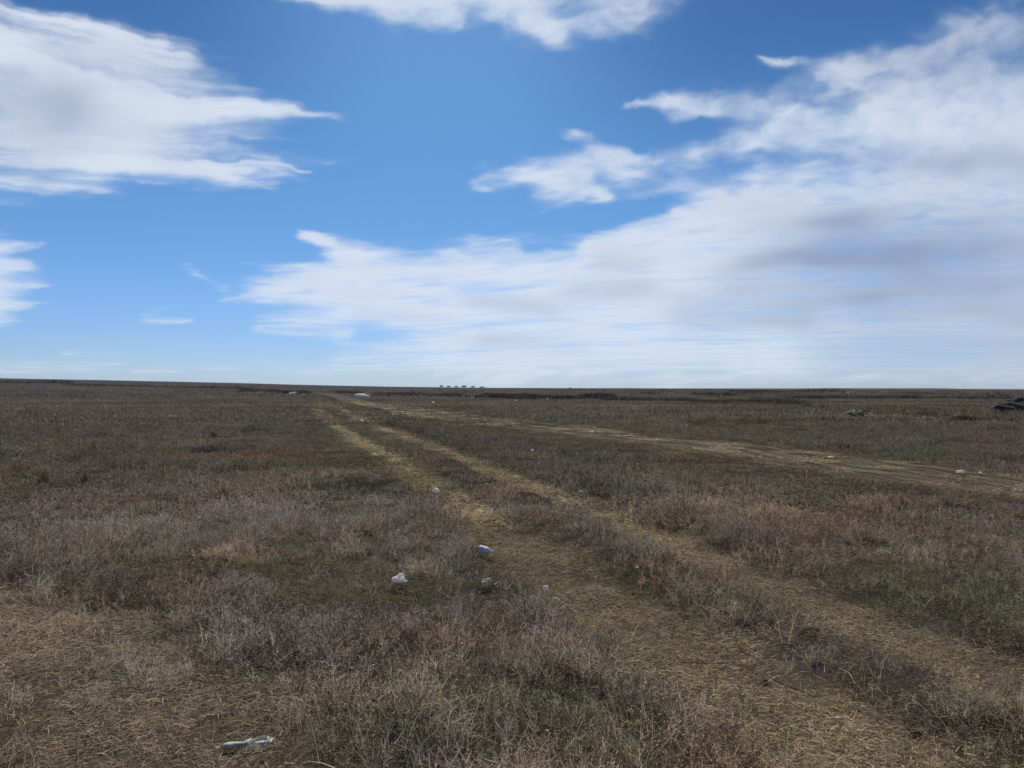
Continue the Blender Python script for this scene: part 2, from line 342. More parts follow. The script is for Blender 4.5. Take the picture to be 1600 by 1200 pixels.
def ground_mat():
    t = NT('steppe_soil'); P = t.n('ShaderNodeNewGeometry').outputs['Position']
    n_fine = t.noise(P, 34, 6, .7); n_mid = t.noise(P, 3.1, 5, .6); n_big = t.noise(P, .21, 4, .55); n_huge = t.noise(P, .035, 4, .6)
    n_grit = t.noise(P, 150, 3, .6); ne = t.noise(P, 2.0, 5, .65); ne2 = t.noise(P, 9.0, 4, .7)
    mp = t.n('ShaderNodeMapping', i_Vector=P); mp.inputs['Scale'].default_value = (30, 260, 60); mp.inputs['Rotation'].default_value = (0, 0, .5)
    st1 = t.noise(mp.outputs[0], 1.0, 3, .6, .6)
    mp2 = t.n('ShaderNodeMapping', i_Vector=P); mp2.inputs['Scale'].default_value = (240, 34, 60); mp2.inputs['Rotation'].default_value = (0, 0, -.3)
    st2 = t.noise(mp2.outputs[0], 1.0, 3, .6, .6)
    straw = t.ramp(t.math('MAXIMUM', st1, st2), .52, .70)
    # open steppe between plants, and the colour the plants average to far off
    heath = t.mix(t.ramp(n_mid, .35, .68), rgb(.10, .083, .070), rgb(.155, .135, .112))
    heath = t.mix(t.ramp(n_big, .42, .66), heath, rgb(.15, .125, .105))
    heath = t.mix(t.ramp(n_huge, .46, .66, 0, .8), heath, rgb(.145, .14, .10))
    heath = t.mix(t.ramp(n_fine, .45, .75, 0, .7), heath, rgb(.20, .175, .14))
    heath = t.mix(t.math('MULTIPLY', straw, .45), heath, rgb(.26, .22, .16))
    # worn ruts: flattened straw over clay
    clay = t.mix(t.ramp(n_mid, .3, .7), rgb(.24, .19, .12), rgb(.35, .285, .18))
    clay = t.mix(t.ramp(n_fine, .5, .72, 0, .75), clay, rgb(.10, .078, .05))
    clay = t.mix(t.math('MULTIPLY', straw, .8), clay, rgb(.42, .34, .21))
    clay = t.mix(t.ramp(n_big, .5, .62, 0, .45), clay, rgb(.19, .18, .10))
    edge = t.math('ADD', t.math('MULTIPLY', t.math('SUBTRACT', ne, .5), .75), t.math('MULTIPLY', t.math('SUBTRACT', ne2, .5), .30))
    def band(name, w, soft=.22, k=1.0):
        d = t.math('ADD', t.math('ABSOLUTE', t.attr(name)), t.math('MULTIPLY', edge, k)); return t.ramp(d, w, w + soft, 1, 0)
    m1 = t.math('MAXIMUM', t.math('MAXIMUM', band('dl', .36), band('dr', .24, .2, .7)), t.math('MULTIPLY', band('ds', .55, .35, 1.2), .45))
    # the right-hand road: long bare streaks of pale dust and dark mud
    dc = t.attr('dc'); sc = t.attr('sc')
    cv = t.n('ShaderNodeCombineXYZ', i_0=t.math('MULTIPLY', dc, 3.6), i_1=t.math('MULTIPLY', sc, .16)).outputs[0]
    cv2 = t.n('ShaderNodeCombineXYZ', i_0=t.math('MULTIPLY', dc, 9.0), i_1=t.math('MULTIPLY', sc, .55)).outputs[0]
    s1 = t.noise(cv, 1, 4, .6, .3); s2 = t.noise(cv2, 1, 4, .65, .5)
    road = t.mix(t.ramp(s1, .42, .60), rgb(.20, .15, .09), rgb(.56, .45, .29))
    road = t.mix(t.ramp(s2, .50, .64, 0, .8), road, rgb(.55, .46, .31))
    road = t.mix(t.ramp(s2, .44, .34, 0, .85), road, rgb(.07, .05, .03))
    road = t.mix(t.ramp(n_fine, .5, .75, 0, .5), road, rgb(.11, .095, .045))
    mc = band('dc', 1.7, .5, 1.2)
    mb = band('db', .45, .7, 1.6)
    col = t.mix(m1, heath, clay)
    clay = clay; col = t.mix(t.math('MULTIPLY', mb, .8), col, t.mix(n_mid, rgb(.16, .14, .06), rgb(.33, .26, .15)))
    col = t.mix(mc, col, road)
    b = t.n('ShaderNodeBump'); b.inputs['Strength'].default_value = .9; b.inputs['Distance'].default_value = .03
    hgt = t.math('ADD', t.math('MULTIPLY', n_fine, 1.0), t.math('ADD', t.math('MULTIPLY', straw, .35), t.math('MULTIPLY', n_grit, .3)))
    t.put(b.inputs['Height'], hgt)
    bs = t.n('ShaderNodeBsdfDiffuse', i_Color=col, i_Roughness=1.0, i_Normal=b.outputs[0]); t.put(t.out.inputs[0], bs); return t.m

# ------------------------------------------------------------------ plant tufts
RS = np.random.RandomState(3)
def ribbons(base, top, ctrl, w, taper=.35, K=3, var=None):
    """N curved blades: base, top, ctrl (N,3); width w (N,)"""
    N = len(base); side = np.cross(top - base, RS.randn(N, 3)); side /= np.linalg.norm(side, axis=1, keepdims=True) + 1e-9
    ts = np.linspace(0, 1, K + 1); V = []
    for t_ in ts:
        p = base * (1 - t_) ** 2 + ctrl * 2 * t_ * (1 - t_) + top * t_ ** 2
        ww = (w * (1 - (1 - taper) * t_))[:, None] * .5
        V += [p - side * ww, p + side * ww]
    V = np.stack(V, 1); n = 2 * (K + 1)
    q = np.array([[2 * k, 2 * k + 1, 2 * k + 3, 2 * k + 2] for k in range(K)])
    Q = (np.arange(N)[:, None, None] * n + q[None]).reshape(-1, 4)
    var = RS.rand(N) if var is None else var
    h = np.tile(np.repeat(ts, 2), N)
    return V.reshape(-1, 3), Q, np.repeat(var, n), h
def join(parts):
    V, Q, A, Hh, o = [], [], [], [], 0
    for v, q, a, h in parts: V.append(v); Q.append(q + o); A.append(a); Hh.append(h); o += len(v)
    return np.concatenate(V), np.concatenate(Q), np.concatenate(A), np.concatenate(Hh)
def disc(n, r): a = RS.rand(n) * 6.283; q = r * np.sqrt(RS.rand(n)); return np.stack([q * np.cos(a), q * np.sin(a), np.zeros(n)], 1)
def dirs(n, el_lo, el_hi):
    a = RS.rand(n) * 6.283; e = np.radians(el_lo + (el_hi - el_lo) * RS.rand(n)); return np.stack([np.cos(a) * np.cos(e), np.sin(a) * np.cos(e), np.sin(e)], 1)
def forb(n, rad, h0, h1, w, nb, bl, heads=1.0, lean=(58, 90), K=2):
    b = disc(n, rad); L = h0 + (h1 - h0) * RS.rand(n) ** 1.3; d = dirs(n, *lean); top = b + d * L[:, None]
    ctrl = (b + top) / 2 + RS.randn(n, 3) * (L * .09)[:, None]; b[:, 2] -= .03; v0 = RS.rand(n)
    parts = [ribbons(b, top, ctrl, np.full(n, w), .4, K, v0)]
    i = np.repeat(np.arange(n), nb); m = len(i); t = (.22 + .76 * RS.rand(m))[:, None]
    p = b[i] * (1 - t) ** 2 + ctrl[i] * 2 * t * (1 - t) + top[i] * t ** 2
    d2 = dirs(m, 15, 75); l2 = (bl * (.5 + RS.rand(m)) * (1.15 - t[:, 0] * .6))[:, None]; e = p + d2 * l2
    parts.append(ribbons(p, e, (p + e) / 2 + RS.randn(m, 3) * l2 * .12 - np.array([0, 0, .15]) * l2, np.full(m, w * .7), .4, 2, np.clip(v0[i] + RS.randn(m) * .15, 0, 1)))
    if heads > 0:
        k = RS.rand(m) < heads; e = e[k]; q = len(e)
        parts.append(ribbons(e, e + dirs(q, -20, 80) * (w * 2.6), e + RS.randn(q, 3) * w * .5, np.full(q, w * 1.25), .7, 1, RS.rand(q)))
    return join(parts)
def grass(n, rad, h0, h1, w, lean=(35, 88), bend=.35, K=3):
    b = disc(n, rad); L = h0 + (h1 - h0) * RS.rand(n); d = dirs(n, *lean); top = b + d * L[:, None]
    out = d.copy(); out[:, 2] = 0; top += out * (L * bend)[:, None]; top[:, 2] -= L * bend * .5 * RS.rand(n)
    ctrl = b + d * (L * .6)[:, None] + np.array([0, 0, 1]) * (L * .12)[:, None]; b[:, 2] -= .03
    return ribbons(b, top, ctrl, np.full(n, w) * (.6 + .8 * RS.rand(n)), .15, K)
def litter(n, rad, l0, l1, w, z=.025):
    b = disc(n, rad); b[:, 2] = RS.rand(n) * z; L = l0 + (l1 - l0) * RS.rand(n) ** 1.5; d = dirs(n, -8, 22); top = b + d * L[:, None]
    ctrl = (b + top) / 2 + np.abs(RS.randn(n, 3)) * np.array([.1, .1, .15]) * L[:, None]
    return ribbons(b, top, ctrl, np.full(n, w) * (.5 + RS.rand(n)), .5, 2)
def bush(n, rad, h, w, nb=9):
    d = dirs(n, 12, 88); L = h * (.55 + .5 * RS.rand(n)) / (0.45 + .55 * d[:, 2]); b = disc(n, rad * .3); top = b + d * L[:, None] * np.array([rad / h, rad / h, 1]); ctrl = b + d * L[:, None] * np.array([.35, .35, .62]); b[:, 2] -= .1
    parts = [ribbons(b, top, ctrl, np.full(n, w * 1.6), .3, 3)]
    i = np.repeat(np.arange(n), nb); m = len(i); t = (.35 + .65 * RS.rand(m))[:, None]; p = b[i] * (1 - t) ** 2 + ctrl[i] * 2 * t * (1 - t) + top[i] * t ** 2
    l2 = (h * .22 * (.4 + RS.rand(m)))[:, None]; e = p + dirs(m, -10, 80) * l2
    parts.append(ribbons(p, e, (p + e) / 2 + RS.randn(m, 3) * l2 * .15, np.full(m, w), .5, 2)); return join(parts)

def plant_mat():
    t = NT('dry_plants'); tint = t.attr('tint', 'INSTANCER', 'Color'); v = t.attr('var'); hh = t.attr('hgt')
    c = t.mix(1.0, tint, t.n('ShaderNodeCombineColor', i_0=t.ramp(v, .15, 1, .18, 2.1, False), i_1=t.ramp(v, .15, 1, .18, 2.06, False), i_2=t.ramp(v, .15, 1, .20, 1.98, False)).outputs[0], 'MULTIPLY')
    pale = t.math('MULTIPLY', t.ramp(v, .88, .97), .7); c = t.mix(pale, c, rgb(.50, .44, .33))
    d = t.n('ShaderNodeBsdfDiffuse', i_Color=c); tr = t.n('ShaderNodeBsdfTranslucent', i_Color=c)
    ms = t.n('ShaderNodeMixShader', i_0=.33); t.put(ms.inputs[1], d); t.put(ms.inputs[2], tr); t.put(t.out.inputs[0], ms); return t.m
PLANT = plant_mat()
def solid_plant_mat(name, c):
    t = NT(name); v = t.attr('var')
    cc = t.mix(v, rgb(c[0] * .5, c[1] * .5, c[2] * .5), rgb(min(c[0] * 1.6, 1), min(c[1] * 1.55, 1), min(c[2] * 1.5, 1)))
    d = t.n('ShaderNodeBsdfDiffuse', i_Color=cc); tr = t.n('ShaderNodeBsdfTranslucent', i_Color=cc)
    ms = t.n('ShaderNodeMixShader', i_0=.3); t.put(ms.inputs[1], d); t.put(ms.inputs[2], tr); t.put(t.out.inputs[0], ms); return t.m

def scatter(name, label, kinds, X, Y, which, scale, tint, flat=False, sink=0.0):
    """one object: points on the ground, each carrying an instance of one of the tuft meshes"""
    col = bpy.data.collections.new(name + '_sources')
    for i, (v, q, a, h) in enumerate(kinds):
        o = mesh_np('%s_%02d' % (name, i), v, q, PLANT, {'var': a, 'hgt': h}, link=False); col.objects.link(o)
    n = len(X); D = dists_big(X, Y); Z = ruts(X, Y, H(X, Y), D) - sink
    rot = np.zeros((n, 3), np.float32); rot[:, 2] = RS.rand(n) * 6.283
    if not flat: rot[:, 0] = RS.randn(n) * .09; rot[:, 1] = RS.randn(n) * .09 + .03
    me = bpy.data.meshes.new(name); me.vertices.add(n); me.vertices.foreach_set('co', np.stack([X, Y, Z], 1).astype(np.float32).ravel())
    for an, av in (('rot', rot), ('tint', tint)):
        at_ = me.attributes.new(an, 'FLOAT_VECTOR', 'POINT'); at_.data.foreach_set('vector', np.asarray(av, np.float32).ravel())
    at_ = me.attributes.new('size', 'FLOAT', 'POINT'); at_.data.foreach_set('value', scale.astype(np.float32))
    at_ = me.attributes.new('which', 'INT', 'POINT'); at_.data.foreach_set('value', which.astype(np.int32))
    ob = bpy.data.objects.new(name, me); scene.collection.objects.link(ob)
    g = bpy.data.node_groups.new(name + '_nodes', 'GeometryNodeTree')
    g.interface.new_socket('Geometry', in_out='INPUT', socket_type='NodeSocketGeometry'); g.interface.new_socket('Geometry', in_out='OUTPUT', socket_type='NodeSocketGeometry')
    N = g.nodes.new; Lk = g.links.new; gi = N('NodeGroupInput'); go = N('NodeGroupOutput')
    ip = N('GeometryNodeInstanceOnPoints'); ci = N('GeometryNodeCollectionInfo'); ci.inputs['Collection'].default_value = col
    ci.inputs['Separate Children'].default_value = True; ci.inputs['Reset Children'].default_value = True
    def na(an, ty):
        x = N('GeometryNodeInputNamedAttribute'); x.data_type = ty; x.inputs['Name'].default_value = an; return x.outputs['Attribute']
    Lk(gi.outputs[0], ip.inputs['Points']); Lk(ci.outputs[0], ip.inputs['Instance']); ip.inputs['Pick Instance'].default_value = True
    Lk(na('which', 'INT'), ip.inputs['Instance Index']); Lk(na('rot', 'FLOAT_VECTOR'), ip.inputs['Rotation']); Lk(na('size', 'FLOAT'), ip.inputs['Scale'])
    Lk(ip.outputs[0], go.inputs[0])
    md = ob.modifiers.new('scatter', 'NODES'); md.node_group = g
    tag(ob, label, None, None, 'stuff'); log(name, n); return ob
def dists_big(X, Y):
    D = {k: np.full(X.shape, 60, np.float32) for k in ('dl', 'dr', 'ds', 'dc', 'db', 'sl', 'sr', 'ss', 'sc')}
    m = np.hypot(X, Y) < 420
    if m.any():
        Dm = dists(X[m], Y[m])
        for k in Dm: 
            if k in D: D[k][m] = Dm[k]
    return D
def wedge(n, r0, r1, half=47):
    r = np.sqrt(r0 * r0 + (r1 * r1 - r0 * r0) * RS.rand(n)); a = np.radians((RS.rand(n) * 2 - 1) * half); return (r * np.sin(a)).astype(np.float32), (r * np.cos(a)).astype(np.float32)
def area(r0, r1, half=47): return math.radians(half) * (r1 * r1 - r0 * r0)
# patches of different growth: photo place, radius (m), colour, strength
def P_(px, py, rx, ry, c, s): x, y = chart(px, py); return (x, y, rx, ry, c, s)
RED = (.20, .142, .112); RUST = (.31, .175, .095); STRAW = (.42, .34, .22); GREY = (.25, .23, .198); GREEN = (.13, .138, .078); PURP = (.17, .148, .128); DARK = (.075, .066, .055); OLIVE = (.19, .18, .12)
PATCH = [P_(390, 716, 1.8, 1.0, RUST, .9), P_(490, 742, 1.1, 1.0, RUST, .55), P_(330, 735, 2.2, 1.6, RED, .4), P_(1080, 715, 1.6, 1.0, RUST, .6), P_(1300, 900, .9, .6, RED, .4), P_(1480, 835, .9, .7, RED, .55),
         P_(1320, 840, .9, .7, RED, .4), P_(620, 1040, .5, .4, RED, .4), P_(950, 1060, .5, .3, RED, .4), P_(760, 1000, .4, .3, RUST, .35), P_(360, 800, 1.6, .8, GREY, .9), P_(560, 748, .9, .5, GREY, .8), P_(200, 820, 1.0, .5, GREY, .6),
         P_(310, 1000, .5, .5, GREY, .8), P_(460, 1050, .4, .35, GREY, .6), P_(1420, 895, .8, .35, OLIVE, .8), P_(1350, 905, .7, .4, GREEN, .7), P_(1420, 940, .6, .3, GREEN, .6), P_(1560, 960, .6, .4, GREEN, .5), P_(1210, 950, .6, .3, GREEN, .5),
         P_(660, 935, .5, .2, GREEN, .5), P_(790, 1135, .25, .12, GREEN, .8), P_(860, 1130, .3, .1, GREEN, .7), P_(1010, 1180, .2, .15, GREEN, .6), P_(560, 1160, .3, .15, GREEN, .5), P_(480, 900, 1.0, .7, OLIVE, .35), P_(250, 880, .9, .5, OLIVE, .35),
         P_(1100, 800, 1.2, .8, STRAW, .4), P_(1440, 870, 1.3, .35, STRAW, .5), P_(650, 1020, .35, .25, STRAW, .5), P_(600, 1110, .5, .15, STRAW, .4), P_(1500, 640, 5, 3, (.25, .19, .10), .5), P_(1440, 652, 4, 2, RED, .3), P_(1240, 645, 5, 3, (.10, .10, .07), .5),
         P_(390, 870, .4, .3, (.42, .30, .22), .8), P_(1130, 672, 3, 2.5, OLIVE, .8)]
def tints(X, Y, D, base=GREY):
    n = len(X); a = fbm(X / 2.3 + 8, Y / 2.3 + 2, 4); b = fbm(X / 6 + 80, Y / 6 + 21, 3); c = fbm(X / .8 + 4, Y / .8 + 60, 3); d = fbm(X / 30 + 7, Y / 30 + 5, 3)
    T = np.zeros((n, 3)); T[:] = np.array((.176, .158, .132))
    def put(w, col): T[:] = T * (1 - w[:, None]) + np.array(col) * w[:, None]
    put(smooth(.50, .66, a) * .75, PURP); put(smooth(.52, .66, b) * .6, GREY); put(smooth(.56, .7, c) * .7, (.24, .20, .15)); put(smooth(.57, .70, fbm(X / 3.1 + 60, Y / 3.1 + 9, 3)) * .55, OLIVE)
    put(smooth(.52, .68, fbm(X / 1.7 + 160, Y / 1.7 + 9, 4)) * .55, RED); put(smooth(.56, .68, fbm(X / 1.3 + 260, Y / 1.3 + 9, 4)) * .3, RUST); put(smooth(.5, .7, d) * .4, (.155, .15, .10)); put(smooth(.40, .30, c) * .5, DARK)
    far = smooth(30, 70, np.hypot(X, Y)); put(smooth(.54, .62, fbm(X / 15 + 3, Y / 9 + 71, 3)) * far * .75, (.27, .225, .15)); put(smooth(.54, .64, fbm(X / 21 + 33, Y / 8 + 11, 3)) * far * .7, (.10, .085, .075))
    put((1 - smooth(.5, 1.1, np.abs(D['ds']))) * .55, (.27, .225, .16)); put(np.maximum(np.exp(-((D['dr'] + .62) / .2) ** 2), .9 * np.exp(-((D['ds'] - .85) / .2) ** 2)) * .6, DARK); put(np.maximum(1 - smooth(.3, .7, np.abs(D['dl'])), 1 - smooth(.3, .6, np.abs(D['dr']))) * .6, (.25, .21, .13))  # DARK tints shade into the plants along the rut edges
    for (x, y, rx, ry, col, s) in PATCH:
        w = s * np.exp(-(((X - x) / rx) ** 2 + ((Y - y) / ry) ** 2)); w = np.clip(w * (.4 + 1.2 * c), 0, 1); put(w, col)
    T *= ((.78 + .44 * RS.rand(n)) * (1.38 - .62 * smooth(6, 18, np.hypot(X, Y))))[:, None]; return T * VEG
VEG = 1.47

def build_cover():
    # ---- dry weeds, three sizes by distance: small plants near, wider clumps further off
    near_k = [forb(12, .15, .05, .14, .0024, 14, .040, .8, (40, 88)), forb(10, .15, .06, .17, .0022, 16, .05, .9, (35, 88)), forb(14, .16, .03, .10, .0027, 11, .035, .7, (30, 85)), forb(9, .14, .07, .15, .0023, 17, .04, 1.0, (25, 80)),
              grass(44, .15, .04, .13, .0032, (15, 80), .4), grass(36, .13, .05, .16, .0029, (20, 85), .4),
              bush(42, .15, .15, .0019, 9), bush(56, .19, .13, .0019, 8), bush(30, .12, .19, .0018, 10)]
    mid_k = [forb(80, .42, .04, .11, .0040, 9, .036, .5, (30, 88)), forb(76, .42, .03, .09, .0044, 9, .034, .5, (25, 88)), grass(230, .42, .025, .09, .0046, (10, 75), .4), forb(62, .4, .05, .12, .0042, 11, .038, .6, (30, 88)), bush(110, .32, .15, .0034, 7), bush(90, .24, .18, .0034, 8)]
    far_k = [forb(130, 1.1, .05, .12, .013, 4, .05, 0), grass(230, 1.1, .04, .11, .014, (20, 85)), forb(110, 1.1, .05, .15, .012, 5, .06, 0)]
    dist_k = [grass(130, 3.2, .07, .18, .055, K=2), forb(110, 3.2, .08, .22, .05, 2, .12, 0)]
    Xs, Ys, Ws, Ss, Ts = [], [], [], [], []
    for (r0, r1, dens, ks, off, s0, thick) in ((1.2, 10.5, 62, 6, 0, 1.0, 1), (9.5, 38, 10.5, 4, 9, 1.0, 1), (36, 150, 1.05, 3, 15, 1.0, 0), (140, 420, .10, 2, 18, 1.0, 0)):
        n = int(area(r0, r1) * dens); X, Y = wedge(n, r0, r1); D = dists_big(X, Y); tl, tr, ts, tc, tb = cover(X, Y, D)
        r = np.hypot(X, Y); keep = 1 - np.maximum.reduce([tl * .965, tr * .95, ts * .30, tc * .985, tb * .8]); clump = fbm(X / 1.1 + 70, Y / 1.1 + 5, 4); bare = smooth(.36, .50, clump)
        keep = keep * (.74 + .26 * bare); k = RS.rand(n) < keep; X, Y = X[k], Y[k]; D = {q: D[q][k] for q in D}; clump = clump[k]
        edge = np.minimum.reduce([np.abs(np.abs(D['dl']) - .75), np.abs(np.abs(D['dr']) - .6), np.abs(np.abs(D['ds']) - 1.0)])
        gsel = fbm(X / 1.6 + 44, Y / 1.6 + 50, 3) + RS.randn(len(X)) * .06
        w = (RS.rand(len(X)) * ks).astype(int)
        if off == 0: w = np.where((gsel > .54) & (RS.rand(len(X)) < .6), 4 + (RS.rand(len(X)) > .5), (RS.rand(len(X)) * 4).astype(int))
        tall = smooth(.50, .60, fbm(X / .75 + 170, Y / .75 + 5, 4)); bs_ = RS.rand(len(X)) < tall * (.34 if off == 0 else .30)
        if off == 0: w = np.where(bs_, 6 + (RS.rand(len(X)) * 3).astype(int), w)
        elif off == 9: w = np.where(bs_, 4 + (RS.rand(len(X)) * 2).astype(int), w)
        hsc = (.34 + 1.05 * clump + .30 * tall + .55 * np.exp(-((D['ds'] - .85) / .22) ** 2) + .42 * np.exp(-(edge / .22) ** 2) * (.4 + .6 * (D['dr'] < 0))) * (.75 + .5 * RS.rand(len(X)))
        intrack = np.maximum.reduce([x[k] for x in (tl, tr, ts, tc)]); strip = np.exp(-(D['dl'] / 1.9) ** 2) * smooth(6, 14, r[k]); hsc = hsc * (1 - .5 * intrack * (1 - .6 * ts[k])) * (1 - .38 * strip) * (.25 + .75 * hold(X, Y)) * (1 - .68 * np.exp(-((D['dc'] - 2.5) / 1.4) ** 2))
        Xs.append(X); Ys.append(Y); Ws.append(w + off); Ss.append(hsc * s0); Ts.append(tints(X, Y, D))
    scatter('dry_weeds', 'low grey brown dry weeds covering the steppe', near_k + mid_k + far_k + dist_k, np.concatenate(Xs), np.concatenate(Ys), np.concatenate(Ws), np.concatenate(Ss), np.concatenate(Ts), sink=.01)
    # ---- straw: trodden flat in the ruts, thinner between the weeds
    ks = [litter(300, .19, .012, .055, .0021), litter(240, .19, .015, .075, .0020, .035), grass(70, .16, .02, .055, .0021, (10, 75), .5), litter(380, .42, .02, .08, .0045), litter(220, 1.0, .06, .2, .018)]
    Xs, Ys, Ws, Ss, Ts = [], [], [], [], []
    for (r0, r1, dens, lo, hi) in ((1.2, 10.5, 60, 0, 3), (9.5, 36, 10, 3, 4), (34, 110, .9, 4, 5)):
        n = int(area(r0, r1) * dens); X, Y = wedge(n, r0, r1); D = dists_big(X, Y); tl, tr, ts, tc, tb = cover(X, Y, D)
        p = np.maximum.reduce([tl, tr, ts, tc * .14, tb * .3, np.full(n, .62 + .3 * (r1 < 12)) * (1 - tc) * (1 - .8 * tb) * (.4 + .6 * smooth(.3, .55, fbm(X / .9 + 3, Y / .9, 3)))]); p = p * (.45 + .55 * smooth(.22, .40, fbm(X / .6 + 90, Y / .6 + 4, 3))); k = RS.rand(n) < p; X, Y = X[k], Y[k]; m = len(X)
        tr_ = np.maximum.reduce([tl, tr, ts, tc])[k]; c = fbm(X / 1.3 + 12, Y / 1.3, 4)[:, None]; g = smooth(.5, .66, fbm(X / 1.9 + 112, Y / 1.9, 3))[:, None]
        T = np.array((.275, .225, .148)) * (1 - g * .75) + np.array((.20, .19, .10)) * g * .75; T = T * (.45 + 1.0 * c) * (.50 + .72 * tr_[:, None]) * (.75 + .5 * RS.rand(m)[:, None])
        sd_ = np.maximum(0, ts[k] - tl[k])[:, None] * .75; T = T * (1 - sd_) + np.array((.31, .255, .18)) * (.4 + .9 * RS.rand(m)[:, None]) * sd_
        Xs.append(X); Ys.append(Y); Ws.append(lo + (RS.rand(m) * (hi - lo)).astype(int)); Ss.append(.75 + .6 * RS.rand(m)); Ts.append(T * VEG)
    scatter('straw_litter', 'flattened tan straw lying in the wheel ruts and between the weeds', ks, np.concatenate(Xs), np.concatenate(Ys), np.concatenate(Ws), np.concatenate(Ss), np.concatenate(Ts), flat=True)
    # ---- new green grass near the ground in damp places
    ks = [grass(60, .14, .03, .09, .0024, (30, 85)), grass(110, .4, .04, .11, .006, (30, 85))]
    Xs, Ys, Ws = [], [], []
    for (r0, r1, dens, w) in ((1.2, 10, 26, 0), (9, 34, 4, 1)):
        n = int(area(r0, r1) * dens); X, Y = wedge(n, r0, r1); p = smooth(.50, .66, fbm(X / 1.2 + 55, Y / 1.2 + 22, 4)) * .55
        for (x, y, rx, ry, col, s) in PATCH:
            if col == GREEN or col == OLIVE: p = np.maximum(p, s * np.exp(-(((X - x) / rx) ** 2 + ((Y - y) / ry) ** 2)))
        tl, tr, ts, tc, tb = cover(X, Y, dists_big(X, Y)); p *= (1 - np.maximum.reduce([tr * .8, ts * .8, tc])) * (1 if w == 0 else .45); k = RS.rand(n) < p; Xs.append(X[k]); Ys.append(Y[k]); Ws.append(np.full(k.sum(), w))
    X, Y, W = map(np.concatenate, (Xs, Ys, Ws)); m = len(X); T = np.array((.11, .125, .045)) * (.6 + .8 * RS.rand(m)[:, None])
    scatter('green_grass', 'short new green grass between the dry weeds', ks, X, Y, W, .8 + .5 * RS.rand(m), T * VEG)
    # ---- single long pale stalks standing or fallen over the weeds
    ks = [grass(4, .10, .10, .22, .0034, (25, 80), .2, 5), grass(3, .07, .12, .26, .0032, (8, 45), .25, 5), forb(2, .04, .12, .22, .0034, 7, .05, .3, (45, 88), 4), litter(5, .15, .05, .15, .0034, .04)]
    n = int(area(1.4, 16) * 3.2); X, Y = wedge(n, 1.4, 16); k = RS.rand(n) < .25 + .75 * smooth(.45, .6, fbm(X / 1.4 + 9, Y / 1.4 + 77, 3)); X, Y = X[k], Y[k]; m = len(X)
    T = np.array((.36, .30, .21)) * (.45 + .8 * RS.rand(m)[:, None])
    scatter('pale_stalks', 'single pale dry stalks standing above the weeds', ks, X, Y, (RS.rand(m) * 4).astype(int), .7 + .6 * RS.rand(m), T * VEG)

# ---- thickets: dark dry brush in lines along the banks
def thicket(name, label, line, n, h, width, tint, wobble=1.0):
    P = np.array([at(*p)[:2] for p in line]); seg = np.hypot(*np.diff(P, axis=0).T); S = np.concatenate([[0], np.cumsum(seg)]); s = RS.rand(n) * S[-1]
    X = np.interp(s, S, P[:, 0]) + RS.randn(n) * width * .3; Y = np.interp(s, S, P[:, 1]) + RS.randn(n) * width; lump = vn(s / S[-1] * 17 + 3, s * 0 + len(name)); k = lump + .25 * RS.rand(n) > .32
    X, Y, lump = X[k].astype(np.float32), Y[k].astype(np.float32), lump[k]; m = len(X)
    T = np.array(tint) * (.6 + .8 * RS.rand(m)[:, None]); far = float(np.hypot(X, Y).mean()); w = max(.012, far * .00035)
    ks = [bush(46, .75, .8, w, 5), bush(40, .9, .65, w, 6)]
    scatter(name, label, ks, X, Y, (RS.rand(m) * 2).astype(int), h / .8 * (.45 + .9 * lump) * (.7 + .5 * RS.rand(m)), T, sink=.05)

# ------------------------------------------------------------------ single things lying or standing on the steppe
def plain(name, c, rough=.8, trans=0.0, mottled=.35, scale=30, bump=.3):
    t = NT(name); P = t.n('ShaderNodeTexCoord').outputs['Object']; n = t.noise(P, scale, 5, .6)
    col = t.mix(t.ramp(n, .38, .66), rgb(*[q * (1 - mottled) for q in c]), rgb(*c))
    b = t.n('ShaderNodeBump', i_Height=n); b.inputs['Strength'].default_value = bump; b.inputs['Distance'].default_value = .01
    p = t.n('ShaderNodeBsdfPrincipled', i_Base_Color=col, i_Roughness=rough, i_Normal=b.outputs[0])
    if trans: 
        tr = t.n('ShaderNodeBsdfTranslucent', i_Color=col); ms = t.n('ShaderNodeMixShader', i_0=trans); t.put(ms.inputs[1], p); t.put(ms.inputs[2], tr); t.put(t.out.inputs[0], ms)
    else: t.put(t.out.inputs[0], p)
    return t.m
M = {'white': plain('white_plastic_film', (.93, .92, .88), .7, .45, .10, 60), 'blue': plain('bluish_plastic', (.90, .91, .93), .5, .45, .2, 40), 'paper': plain('sun_bleached_paper', (.78, .75, .68), .9, .35, .2, 50),
     'clear': plain('cloudy_plastic', (.80, .78, .68), .6, .40, .40, 30), 'stone': plain('pale_limestone', (.52, .48, .40), .9, 0, .35, 60), 'orange': plain('orange_plastic', (.85, .30, .10), .6, .2, .3, 8),
     'soil': plain('dark_peaty_soil', (.034, .030, .025), 1.0, 0, .6, 5, 1.0), 'hay': plain('weathered_hay', (.085, .09, .10), 1.0, 0, .3, 2, .8), 'char': plain('charred_clod', (.030, .027, .022), 1.0, 0, .5, 60, 1.0),
     'wood': plain('bleached_wood', (.42, .37, .29), .9, 0, .3, 90), 'darkwood': plain('dark_twig', (.045, .035, .026), .95, 0, .3, 90), 'cap': plain('yellowed_cap', (.62, .58, .36), .5, 0, .2, 60),
     'hollow': plain('shadow_grey_plastic', (.30, .30, .29), .5, .2, .4, 40), 'rust': plain('dusty_pink_brick', (.50, .33, .25), .9, 0, .3, 40)}
